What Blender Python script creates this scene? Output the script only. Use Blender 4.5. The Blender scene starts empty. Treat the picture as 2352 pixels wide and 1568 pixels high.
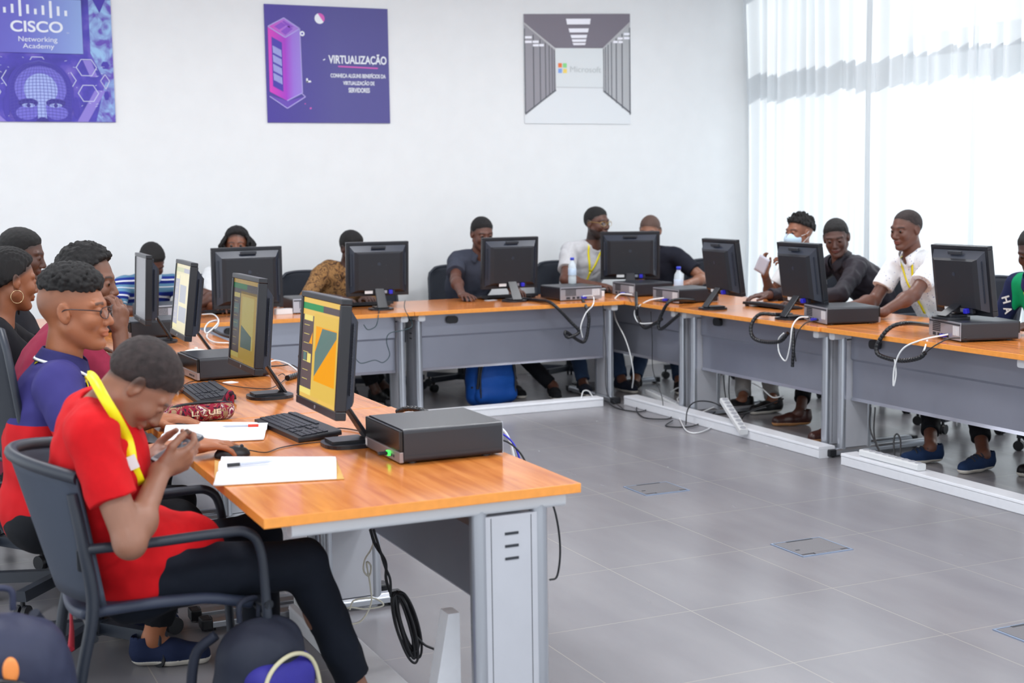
import bpy, bmesh, math, random
import numpy as np
from mathutils import Vector, Matrix, Euler
random.seed(4); RNG = np.random.RandomState(7)
PI = math.pi
S = bpy.context.scene
COL = S.collection

# ---------------------------------------------------------------- camera
def camera():
    cd = bpy.data.cameras.new('camera'); cam = bpy.data.objects.new('camera', cd); COL.objects.link(cam)
    f, yaw, pitch, roll = 3189.2, 0.42696, 0.11001, 0.014532
    cd.sensor_fit = 'HORIZONTAL'; cd.sensor_width = 36.0; cd.lens = f / 2352 * 36.0
    F = Vector((math.sin(yaw)*math.cos(pitch), math.cos(yaw)*math.cos(pitch), -math.sin(pitch)))
    r = Vector((math.cos(yaw), -math.sin(yaw), 0)); d = F.cross(r)
    r2 = math.cos(roll)*r + math.sin(roll)*d; d2 = -math.sin(roll)*r + math.cos(roll)*d
    M = Matrix((r2, -d2, -F)).transposed().to_4x4(); M.translation = Vector((0, 0, 1.55))
    cam.matrix_world = M
    cd.clip_start = 0.05; cd.clip_end = 200
    cd.dof.use_dof = True; cd.dof.focus_distance = 5.6; cd.dof.aperture_fstop = 3.5
    S.camera = cam
camera()

# ---------------------------------------------------------------- light
def world():
    w = bpy.data.worlds.new('world'); S.world = w; w.use_nodes = True
    nt = w.node_tree; bg = nt.nodes['Background']
    bg.inputs[0].default_value = (0.90, 0.96, 1.0, 1); bg.inputs[1].default_value = 1.15
world()
def sun():
    l = bpy.data.lights.new('sun', 'SUN'); l.energy = 2.7; l.angle = math.radians(1.2); l.color = (1, 0.97, 0.92)
    o = bpy.data.objects.new('sun', l); COL.objects.link(o)
    d = Vector((-1.0, -0.30, -0.62)); o.rotation_euler = d.to_track_quat('-Z', 'Y').to_euler()
sun()
def added_fill_lamp(x, y):  # unseen overhead area lamp, added to fill the room with light
    l = bpy.data.lights.new('added_fill_lamp', 'AREA'); l.shape = 'SQUARE'; l.size = 0.6; l.energy = 26; l.color = (0.96, 0.98, 1)
    o = bpy.data.objects.new('added_fill_lamp', l); COL.objects.link(o); o.location = (x, y, 3.44)
S.view_settings.view_transform = 'Standard'; S.view_settings.look = 'None'
S.view_settings.gamma = 1; S.view_settings.use_curve_mapping = False
S.view_settings.exposure = 0.78

# ---------------------------------------------------------------- helpers
def lin(c):
    return tuple((v/12.92 if v <= 0.04045 else ((v+0.055)/1.055)**2.4) for v in c)
def rgb(r, g, b): return lin((r/255, g/255, b/255))
MATS = {}
def mat(name, col=(200, 200, 200), rough=0.5, metal=0.0, spec=0.5, noise=0.0, nscale=30, bump=0.0, bscale=200, alpha=1, trans=0, emit=0, coat=0, attr=False):
    if name in MATS: return MATS[name]
    m = bpy.data.materials.new(name); m.use_nodes = True; nt = m.node_tree; N = nt.nodes; L = nt.links
    b = N['Principled BSDF']; c = rgb(*col)
    b.inputs['Base Color'].default_value = (*c, 1); b.inputs['Roughness'].default_value = rough
    b.inputs['Metallic'].default_value = metal; b.inputs['Specular IOR Level'].default_value = spec
    b.inputs['Transmission Weight'].default_value = trans; b.inputs['Alpha'].default_value = alpha
    b.inputs['Coat Weight'].default_value = coat
    if emit:
        b.inputs['Emission Color'].default_value = (*c, 1); b.inputs['Emission Strength'].default_value = emit
    tc = N.new('ShaderNodeTexCoord')
    if noise:
        n = N.new('ShaderNodeTexNoise'); n.inputs['Scale'].default_value = nscale; n.inputs['Detail'].default_value = 4
        L.new(tc.outputs['Object'], n.inputs['Vector'])
        mx = N.new('ShaderNodeMix'); mx.data_type = 'RGBA'; mx.blend_type = 'MULTIPLY'
        mr = N.new('ShaderNodeMapRange'); mr.inputs['To Min'].default_value = 1-noise; mr.inputs['To Max'].default_value = 1+noise
        mr.inputs['From Min'].default_value = 0.3; mr.inputs['From Max'].default_value = 0.7
        L.new(n.outputs['Fac'], mr.inputs['Value']); L.new(mr.outputs[0], mx.inputs['B'])
        mx.inputs['A'].default_value = (*c, 1); mx.inputs['Factor'].default_value = 1
        L.new(mx.outputs['Result'], b.inputs['Base Color'])
    if attr:
        a = N.new('ShaderNodeAttribute'); a.attribute_name = 'tint'
        if noise:
            m2 = N.new('ShaderNodeMix'); m2.data_type = 'RGBA'; m2.blend_type = 'MULTIPLY'; m2.inputs['Factor'].default_value = 1
            L.new(mx.outputs['Result'], m2.inputs['A']); L.new(a.outputs['Color'], m2.inputs['B'])
            L.new(m2.outputs['Result'], b.inputs['Base Color'])
        else: L.new(a.outputs['Color'], b.inputs['Base Color'])
    if bump:
        n = N.new('ShaderNodeTexNoise'); n.inputs['Scale'].default_value = bscale; n.inputs['Detail'].default_value = 3
        L.new(tc.outputs['Object'], n.inputs['Vector'])
        bp = N.new('ShaderNodeBump'); bp.inputs['Strength'].default_value = bump; bp.inputs['Distance'].default_value = 0.002
        L.new(n.outputs['Fac'], bp.inputs['Height']); L.new(bp.outputs['Normal'], b.inputs['Normal'])
    MATS[name] = m
    return m

class MB:
    """collects shapes; build() links them as one mesh object"""
    def __init__(s): s.v = []; s.f = []; s.m = []; s.sm = []
    def add(s, verts, faces, mi=0, smooth=False, M=None):
        o = len(s.v)
        for p in verts: s.v.append(tuple(M @ Vector(p)) if M is not None else tuple(p))
        for f in faces: s.f.append(tuple(o+i for i in f)); s.m.append(mi); s.sm.append(smooth)
        return s
    def box(s, x0, x1, y0, y1, z0, z1, mi=0, M=None):
        v = [(x0, y0, z0), (x1, y0, z0), (x1, y1, z0), (x0, y1, z0), (x0, y0, z1), (x1, y0, z1), (x1, y1, z1), (x0, y1, z1)]
        return s.add(v, [(3, 2, 1, 0), (4, 5, 6, 7), (0, 1, 5, 4), (1, 2, 6, 5), (2, 3, 7, 6), (3, 0, 4, 7)], mi, False, M)
    def prism(s, poly, h0, h1, axis='z', mi=0, M=None, smooth=False):
        """poly in the two other axes (cyclic order), extruded from h0 to h1 along axis"""
        def P(a, b, h): return {'z': (a, b, h), 'x': (h, a, b), 'y': (b, h, a)}[axis]
        n = len(poly); v = [P(a, b, h0) for a, b in poly] + [P(a, b, h1) for a, b in poly]
        f = [tuple(range(n-1, -1, -1)), tuple(range(n, 2*n))]
        s.add(v, f, mi, False, M)
        s.add(v, [(i, (i+1) % n, n+(i+1) % n, n+i) for i in range(n)], mi, smooth, M)
        return s
    def cyl(s, a, b, r0, r1=None, n=16, mi=0, caps=True, M=None):
        r1 = r0 if r1 is None else r1
        a = Vector(a); b = Vector(b); d = (b-a).normalized(); u = d.orthogonal().normalized(); w = d.cross(u)
        v = []
        for c, r in ((a, r0), (b, r1)):
            for i in range(n):
                t = 2*PI*i/n; v.append(c + r*(math.cos(t)*u + math.sin(t)*w))
        s.add(v, [(i, (i+1) % n, n+(i+1) % n, n+i) for i in range(n)], mi, True, M)
        if caps: s.add(v, [tuple(range(n-1, -1, -1)), tuple(range(n, 2*n))], mi, False, M)
        return s
    def tube(s, pts, r, n=8, mi=0, sub=6, M=None, rf=None, closed=False):
        P = spline(pts, sub) if sub > 1 else [Vector(p) for p in pts]
        N = len(P); v = []; u = None
        for i, p in enumerate(P):
            d = (P[min(i+1, N-1)] - P[max(i-1, 0)]).normalized()
            if u is None: u = d.orthogonal().normalized()
            u = (u - d*u.dot(d)).normalized(); w = d.cross(u)
            rr = rf(i/(N-1), i) if rf else r
            for k in range(n):
                t = 2*PI*k/n; v.append(p + rr*(math.cos(t)*u + math.sin(t)*w))
        f = [(i*n+k, i*n+(k+1) % n, (i+1)*n+(k+1) % n, (i+1)*n+k) for i in range(N-1) for k in range(n)]
        s.add(v, f, mi, True, M)
        s.add(v, [tuple(range(n-1, -1, -1)), tuple(range((N-1)*n, N*n))], mi, False, M)
        return s
    def lathe(s, prof, c=(0, 0, 0), n=20, mi=0, M=None):
        v = []
        for r, z in prof:
            for k in range(n): t = 2*PI*k/n; v.append((c[0]+r*math.cos(t), c[1]+r*math.sin(t), c[2]+z))
        m = len(prof)
        f = [(i*n+k, i*n+(k+1) % n, (i+1)*n+(k+1) % n, (i+1)*n+k) for i in range(m-1) for k in range(n)]
        s.add(v, f, mi, True, M); s.add(v, [tuple(range(n-1, -1, -1)), tuple(range((m-1)*n, m*n))], mi, False, M)
        return s
    def grid(s, fn, nu, nv, mi=0, M=None, thick=0):
        v = [fn(i/nu, j/nv) for i in range(nu+1) for j in range(nv+1)]
        f = [(i*(nv+1)+j, (i+1)*(nv+1)+j, (i+1)*(nv+1)+j+1, i*(nv+1)+j+1) for i in range(nu) for j in range(nv)]
        return s.add(v, f, mi, True, M)
    def build(s, name, mats, parent=None, loc=None, bevel=0, solid=0, sub=0):
        me = bpy.data.meshes.new(name); me.from_pydata(s.v, [], s.f)
        if not isinstance(mats, (list, tuple)): mats = [mats]
        for m in mats: me.materials.append(m)
        me.polygons.foreach_set('material_index', s.m); me.polygons.foreach_set('use_smooth', s.sm); me.update()
        o = bpy.data.objects.new(name, me); COL.objects.link(o)
        if parent: o.parent = parent
        if loc: o.location = loc
        if solid:
            md = o.modifiers.new('solid', 'SOLIDIFY'); md.thickness = solid; md.offset = 0
        if bevel:
            md = o.modifiers.new('bevel', 'BEVEL'); md.width = bevel; md.segments = 2; md.limit_method = 'ANGLE'; md.angle_limit = 0.7
        if sub:
            md = o.modifiers.new('sub', 'SUBSURF'); md.levels = sub; md.render_levels = sub
        return o

def spline(pts, sub=6):
    P = [Vector(p) for p in pts]; out = []
    for i in range(len(P)-1):
        p0 = P[i-1] if i else P[0]*2-P[1]; p1 = P[i]; p2 = P[i+1]; p3 = P[i+2] if i+2 < len(P) else P[-1]*2-P[-2]
        for k in range(sub):
            t = k/sub
            out.append(0.5*((2*p1)+(p2-p0)*t+(2*p0-5*p1+4*p2-p3)*t*t+(3*p1-p0-3*p2+p3)*t**3))
    out.append(P[-1]); return out
def rrect(w, h, r, cx=0, cy=0, n=4):
    out = []
    for sx, sy, a0 in ((1, 1, 0), (-1, 1, 90), (-1, -1, 180), (1, -1, 270)):
        for k in range(n+1):
            a = math.radians(a0+90*k/n); out.append((cx+sx*(w/2-r)+r*math.cos(a), cy+sy*(h/2-r)+r*math.sin(a)))
    return out
def thing(name, label, cat, loc=(0, 0, 0), rz=0, group=None):
    o = bpy.data.objects.new(name, None); o.empty_display_size = 0.1; COL.objects.link(o)
    o.location = loc; o.rotation_euler = (0, 0, rz)
    return tag(o, label, cat, group)
def tag(o, label, cat, group=None, kind=None):
    if label: o['label'] = label
    if cat: o['category'] = cat
    if group: o['group'] = group
    if kind: o['kind'] = kind
    return o
def struct(o): o['kind'] = 'structure'; return o
def dup(root, loc=None, rz=None, label=None, group=None, skip=()):
    r = root.copy(); COL.objects.link(r)
    if loc is not None: r.location = loc
    if rz is not None: r.rotation_euler = (0, 0, rz)
    if label: r['label'] = label
    if group: r['group'] = group
    for ch in list(root.children):
        if ch.name.split('.')[0] in skip: continue
        c = ch.copy(); COL.objects.link(c); c.parent = r
        for g in list(ch.children):
            d = g.copy(); COL.objects.link(d); d.parent = c
    return r
def rotz(a): return Matrix.Rotation(a, 4, 'Z')
def T(x, y, z): return Matrix.Translation((x, y, z))

def text_mesh(name, txt, w, h, cx, cz, y, m, parent, depth=0.0015, fit=True, bold=0.0, M=None):
    """flat lettering in the xz plane facing -y, fitted to width w and height h, centred on (cx, cz)"""
    cu = bpy.data.curves.new(name, 'FONT'); cu.body = txt; cu.align_x = 'CENTER'; cu.extrude = 0.001; cu.offset = bold; cu.size = 1
    to = bpy.data.objects.new('tmp', cu); COL.objects.link(to)
    bpy.context.view_layer.update()
    me = bpy.data.meshes.new_from_object(to.evaluated_get(bpy.context.evaluated_depsgraph_get()))
    bpy.data.objects.remove(to); bpy.data.curves.remove(cu)
    co = np.zeros(len(me.vertices)*3); me.vertices.foreach_get('co', co); co = co.reshape(-1, 3)
    mn = co.min(0); mx = co.max(0)
    x = (co[:, 0]-(mn[0]+mx[0])/2)/(mx[0]-mn[0])*w + cx; z = (co[:, 1]-(mn[1]+mx[1])/2)/(mx[1]-mn[1])*h + cz
    yy = y - (co[:, 2]-mn[2])/max(mx[2]-mn[2], 1e-6)*depth
    out = np.stack([x, yy, z], 1)
    if M is not None:
        A = np.array(M)[:3, :3]; out = out @ A.T + np.array(M)[:3, 3]
    me.vertices.foreach_set('co', out.ravel().astype(np.float32)); me.materials.clear(); me.materials.append(m); me.update()
    me.name = name
    o = bpy.data.objects.new(name, me); COL.objects.link(o)
    if parent: o.parent = parent
    return o

# ---------------------------------------------------------------- the room
WY, WX = 10.5, 7.22          # back wall, window wall
def build_room():
    # floor
    m = mat('floor_tile', (122, 120, 126), 0.27, spec=0.5); nt = m.node_tree; N = nt.nodes; L = nt.links; b = N['Principled BSDF']
    tc = N.new('ShaderNodeTexCoord'); sp = N.new('ShaderNodeSeparateXYZ'); L.new(tc.outputs['Object'], sp.inputs[0])
    def M_(op, a, bb=None, c=None):
        n = N.new('ShaderNodeMath'); n.operation = op
        for i, v in enumerate((a, bb, c)):
            if v is None: continue
            if isinstance(v, (int, float)): n.inputs[i].default_value = v
            else: L.new(v, n.inputs[i])
        return n.outputs[0]
    def line(s, off, per, wdt):
        t = M_('DIVIDE', M_('SUBTRACT', s, off), per)
        fr = M_('ABSOLUTE', M_('SUBTRACT', M_('FRACT', t), 0.5))      # 0.5 on the joint
        return M_('GREATER_THAN', fr, 0.5-wdt/per/2)
    lx = line(sp.outputs[0], 3.905-6.35, 0.635, 0.004); ly = line(sp.outputs[1], 6.122-6.27, 0.627, 0.004)
    jt = M_('MAXIMUM', lx, ly)
    no = N.new('ShaderNodeTexNoise'); no.inputs['Scale'].default_value = 1.3; no.inputs['Detail'].default_value = 5
    mp = N.new('ShaderNodeMapping'); mp.inputs['Scale'].default_value = (3, 0.8, 1); L.new(tc.outputs['Object'], mp.inputs[0]); L.new(mp.outputs[0], no.inputs['Vector'])
    cr = N.new('ShaderNodeValToRGB'); cr.color_ramp.elements[0].position = 0.3; cr.color_ramp.elements[1].position = 0.7
    cr.color_ramp.elements[0].color = (*rgb(120, 118, 123), 1); cr.color_ramp.elements[1].color = (*rgb(132, 130, 134), 1)
    L.new(no.outputs['Fac'], cr.inputs[0])
    mx = N.new('ShaderNodeMix'); mx.data_type = 'RGBA'; L.new(jt, mx.inputs['Factor']); L.new(cr.outputs[0], mx.inputs['A'])
    mx.inputs['B'].default_value = (*rgb(152, 148, 143), 1); L.new(mx.outputs['Result'], b.inputs['Base Color'])
    n2 = N.new('ShaderNodeTexNoise'); n2.inputs['Scale'].default_value = 5; L.new(mp.outputs[0], n2.inputs['Vector'])
    mr = N.new('ShaderNodeMapRange'); mr.inputs['To Min'].default_value = 0.19; mr.inputs['To Max'].default_value = 0.30
    L.new(n2.outputs['Fac'], mr.inputs['Value']); L.new(mr.outputs[0], b.inputs['Roughness'])
    struct(MB().box(-4, WX+0.25, -2.5, WY+0.2, -0.1, 0).build('floor', m))
    wm = mat('wall_paint', (232, 234, 236), 0.65, noise=0.015, nscale=6, bump=0.1, bscale=120)
    struct(MB().box(-4, WX+0.25, WY, WY+0.2, 0, 3.6).build('wall_back', wm))
    # window wall: piers, sill band and head around the long window
    w = MB(); x0, x1 = WX, WX+0.2
    w.box(x0, x1, -2.5, 0.4, 0, 3.6).box(x0, x1, 10.42, WY, 0, 3.6)
    w.box(x0, x1, 0.4, 10.42, 3.4, 3.6).box(x0, x1, 0.4, 10.42, 0, 0.12)
    struct(w.build('wall_right', wm))
    struct(MB().box(-4, WX+0.25, -2.5, WY+0.2, 3.6, 3.75).build('ceiling', mat('ceiling_paint', (236, 238, 240), 0.7)))
    struct(MB().box(-4, WX, WY-0.014, WY, 0, 0.09).build('baseboard_back', mat('baseboard_tile', (205, 203, 202), 0.35)))
    # windows: aluminium frames with a transom, glass panes
    fm = mat('window_frame_grey', (96, 100, 108), 0.45, metal=0.3); gm = mat('window_glass', (250, 252, 255), 0.0, trans=1.0, spec=0.3)
    nodes = gm.node_tree; 
    tr = nodes.nodes.new('ShaderNodeBsdfTransparent'); tr.inputs[0].default_value = (0.95, 0.97, 0.98, 1)
    gl = nodes.nodes.new('ShaderNodeBsdfGlossy'); gl.inputs['Roughness'].default_value = 0.02
    fr = nodes.nodes.new('ShaderNodeFresnel'); fr.inputs[0].default_value = 1.3
    ms = nodes.nodes.new('ShaderNodeMixShader'); nodes.links.new(fr.outputs[0], ms.inputs[0]); nodes.links.new(tr.outputs[0], ms.inputs[1]); nodes.links.new(gl.outputs[0], ms.inputs[2])
    nodes.links.new(ms.outputs[0], nodes.nodes['Material Output'].inputs[0])
    ys = [0.4, 2.1, 3.8, 5.45, 7.1, 8.75, 10.42]
    for i in range(6):
        a, b2 = ys[i], ys[i+1]; f = MB(); t = 0.035
        f.box(x0+.06, x0+.12, a, a+t, .12, 3.4).box(x0+.06, x0+.12, b2-t, b2, .12, 3.4)
        f.box(x0+.06, x0+.12, a+t, b2-t, .12, .17).box(x0+.06, x0+.12, a+t, b2-t, 3.35, 3.4).box(x0+.04, x0+.14, a+t, b2-t, 2.5, 2.66)
        o = struct(f.build('window_%d' % (i+1), fm))
        MB().box(x0+.085, x0+.091, a+t, b2-t, .17, 2.5).box(x0+.085, x0+.091, a+t, b2-t, 2.66, 3.35).build('pane', gm, o)
    # trunking on the floor under the tables
build_room()

def floor_boxes():
    fm = mat('brushed_steel', (150, 158, 170), 0.3, metal=0.7); lm = mat('floor_box_lid', (104, 102, 106), 0.4, noise=.1, nscale=200)
    rim = mat('floor_box_rim', (150, 165, 190), 0.3, metal=.5); dk = mat('dark_slot', (40, 44, 52), 0.6)
    def one(x, y, label):
        t = thing('floor_box', label, 'floor box', (x, y, 0), 0, 'floor socket boxes in the tiled floor')
        m = MB(); w, d = 0.13, 0.118
        m.box(-w, w, -d, -d+.008, 0, .004).box(-w, w, d-.008, d, 0, .004).box(-w, -w+.008, -d+.008, d-.008, 0, .004).box(w-.008, w, -d+.008, d-.008, 0, .004)
        m.build('rim', rim, t)
        l = MB().box(-w+.01, w-.01, -d+.03, d-.012, 0, .0042).box(-w+.075, w-.05, -d+.01, -d+.032, 0, .0042)
        l.build('lid', lm, t)
        MB().box(-w+.075, w-.05, d-.02, d-.008, .0, .0052).build('hatch_slot', dk, t); MB().box(-w+.03, -w+.05, -.03, -.02, 0, .005).build('hatch_latch', dk, t)
        return t
    one(3.575, 6.09, 'flush metal floor socket box nearest the white trunking, in the middle of the tiles')
    one(3.57, 4.775, 'flush metal floor socket box right of the near wooden table, second from the back')
    one(3.575, 3.46, 'flush metal floor socket box cut off by the right edge, nearest the camera')
floor_boxes()

def trunking(pts_label):
    tm = mat('white_trunking', (226, 228, 234), 0.35, noise=.02)
    def run(x0, y0, x1, y1, label):
        L_ = math.hypot(x1-x0, y1-y0); a = math.atan2(y1-y0, x1-x0)
        t = thing('cable_trunking', label, 'cable trunking', (x0, y0, 0), a)
        MB().prism([(-.055, 0), (.055, 0), (.055, .05), (-.055, .05)], 0, L_, 'x').build('channel', tm, t, bevel=.004)
        MB().prism([(-.058, .0505), (.058, .0505), (.055, .066), (-.055, .066)], 0.0, L_, 'x').build('cover', tm, t, bevel=.003)
        return t
    run(2.3, 8.66, 4.62, 8.66, 'white floor trunking running under the back row of tables along the wall')
    run(4.84, 8.60, 4.84, 6.34, 'white floor trunking under the far right row tables, with cables on it')
    run(4.84, 6.14, 4.84, 3.9, 'white floor trunking under the nearest right row table by the blue shoes')
    run(1.33, 4.78, 1.33, 3.0, 'white floor trunking under the near wooden table beside the black trouser leg')
trunking(None)

# ---------------------------------------------------------------- curtains
def curtains():
    m = bpy.data.materials.new('sheer_curtain'); m.use_nodes = True; nt = m.node_tree; N = nt.nodes; L = nt.links
    N.remove(N['Principled BSDF'])
    df = N.new('ShaderNodeBsdfDiffuse'); df.inputs[0].default_value = (.86, .88, .90, 1)
    tl = N.new('ShaderNodeBsdfTranslucent'); tl.inputs[0].default_value = (.66, .69, .72, 1)
    tr = N.new('ShaderNodeBsdfTransparent')
    a = N.new('ShaderNodeMixShader'); a.inputs[0].default_value = .62; L.new(df.outputs[0], a.inputs[1]); L.new(tl.outputs[0], a.inputs[2])
    b = N.new('ShaderNodeMixShader'); b.inputs[0].default_value = .10; L.new(a.outputs[0], b.inputs[1]); L.new(tr.outputs[0], b.inputs[2])
    L.new(b.outputs[0], N['Material Output'].inputs[0])
    def panel(y0, y1, seed, label, slant=0.0):
        r = random.Random(seed); n = max(40, int(abs(y1-y0)*150)); ph = [r.random()*6.28 for _ in range(8)]
        def fn(u, v):
            y = y0+(y1-y0)*u; z = 0.03+3.42*v
            s = y*1.0
            fold = .032*math.sin(s*39+ph[0]+1.6*math.sin(s*7+ph[1])) + .018*math.sin(s*83+ph[2]+math.sin(s*11+ph[3])) + .03*math.sin(s*11+ph[4])
            fold *= (0.75+.35*v)*min(1, .12+min(abs(y-y0), abs(y-y1))/.10)
            yy = y + slant*max(0, 1-u*9)*(math.sin(v*PI)**2) + .012*math.sin(s*20+v*2+ph[5])
            return (6.98+fold+.02*math.sin(v*3+ph[6])*math.sin(s*5), yy, z)
        o = MB().grid(fn, n, 8).build('curtain', m)
        return tag(o, label, 'curtain', 'sheer white window curtains')
    panel(10.38, 8.62, 3, 'sheer white curtain in the far corner beside the back wall', -.10)
    panel(8.64, 7.52, 5, 'sheer white curtain behind the man in the black jacket')
    panel(7.56, 6.28, 8, 'sheer white curtain behind the man in the white shirt')
    panel(6.31, 4.24, 12, 'sheer white curtain at the right edge behind the green shirt')
    panel(4.27, 0.4, 14, 'sheer white curtain nearest the camera, beyond the right edge')
    hm = mat('curtain_rail_white', (235, 235, 235), .4)
    tag(MB().box(6.93, 7.05, .4, 10.4, 3.46, 3.5).build('curtain_rail', hm), 'white curtain rail along the window wall', 'curtain rail')
curtains()
for lx in (0.2, 3.0, 5.6):  # glowing ceiling panels out of view, added to light the room
    for ly in (1.0, 4.4, 7.8):
        t = thing('added_light_panel', 'unseen square ceiling light panel added for fill, row %s' % {1.0: 'nearest the camera', 4.4: 'in the middle', 7.8: 'nearest the back wall'}[ly] + {0.2: ' on the left', 3.0: ' over the aisle', 5.6: ' by the window'}[lx], 'ceiling light', (lx, ly, 3.6), 0, 'unseen added ceiling lights')
        MB().box(-.31, .31, -.31, .31, -.05, 0).build('housing', mat('added_lamp_housing', (235, 235, 235), .5), t)
        MB().box(-.28, .28, -.28, .28, -.056, -.05).build('diffuser', mat('added_lamp_diffuser', (255, 255, 255), .5, emit=3), t)
        added_fill_lamp(lx, ly)

# ---------------------------------------------------------------- posters
def hexring(mb, cx, cz, r, w, y, mi, M=None, part=range(6)):
    for k in part:
        a0, a1 = PI/3*k, PI/3*(k+1)
        p = [(cx+(r+w)*math.cos(a0), cz+(r+w)*math.sin(a0)*.93), (cx+(r+w)*math.cos(a1), cz+(r+w)*math.sin(a1)*.93), (cx+r*math.cos(a1), cz+r*math.sin(a1)*.93), (cx+r*math.cos(a0), cz+r*math.sin(a0)*.93)]
        mb.add([(x, y, z) for x, z in p], [(0, 1, 2, 3)], mi)
def poly(mb, pts, y, mi):
    mb.add([(x, y, z) for x, z in pts], [tuple(range(len(pts)))], mi)
def disc(mb, cx, cz, rx, rz, y, mi, n=28, a0=0, a1=2*PI):
    poly(mb, [(cx+rx*math.cos(a0+(a1-a0)*i/n), cz+rz*math.sin(a0+(a1-a0)*i/n)) for i in range(n)], y, mi)
def bar(mb, x0, z0, x1, z1, w, y, mi):
    d = math.hypot(x1-x0, z1-z0) or 1; nx, nz = -(z1-z0)/d*w/2, (x1-x0)/d*w/2
    poly(mb, [(x0-nx, z0-nz), (x1-nx, z1-nz), (x1+nx, z1+nz), (x0+nx, z0+nz)], y, mi)
def gradmat(name, stops, axis=0, lo=0, hi=1, rough=.45):
    m = bpy.data.materials.new(name); m.use_nodes = True; nt = m.node_tree; N = nt.nodes; L = nt.links; b = N['Principled BSDF']
    b.inputs['Roughness'].default_value = rough
    tc = N.new('ShaderNodeTexCoord'); sp = N.new('ShaderNodeSeparateXYZ'); L.new(tc.outputs['Object'], sp.inputs[0])
    mr = N.new('ShaderNodeMapRange'); mr.inputs['From Min'].default_value = lo; mr.inputs['From Max'].default_value = hi
    L.new(sp.outputs[axis], mr.inputs['Value']); cr = N.new('ShaderNodeValToRGB'); L.new(mr.outputs[0], cr.inputs[0])
    e = cr.color_ramp.elements
    while len(e) < len(stops): e.new(.5)
    for i, (p, c) in enumerate(stops): e[i].position = p; e[i].color = (*rgb(*c), 1)
    L.new(cr.outputs[0], b.inputs['Base Color']); return m

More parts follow.
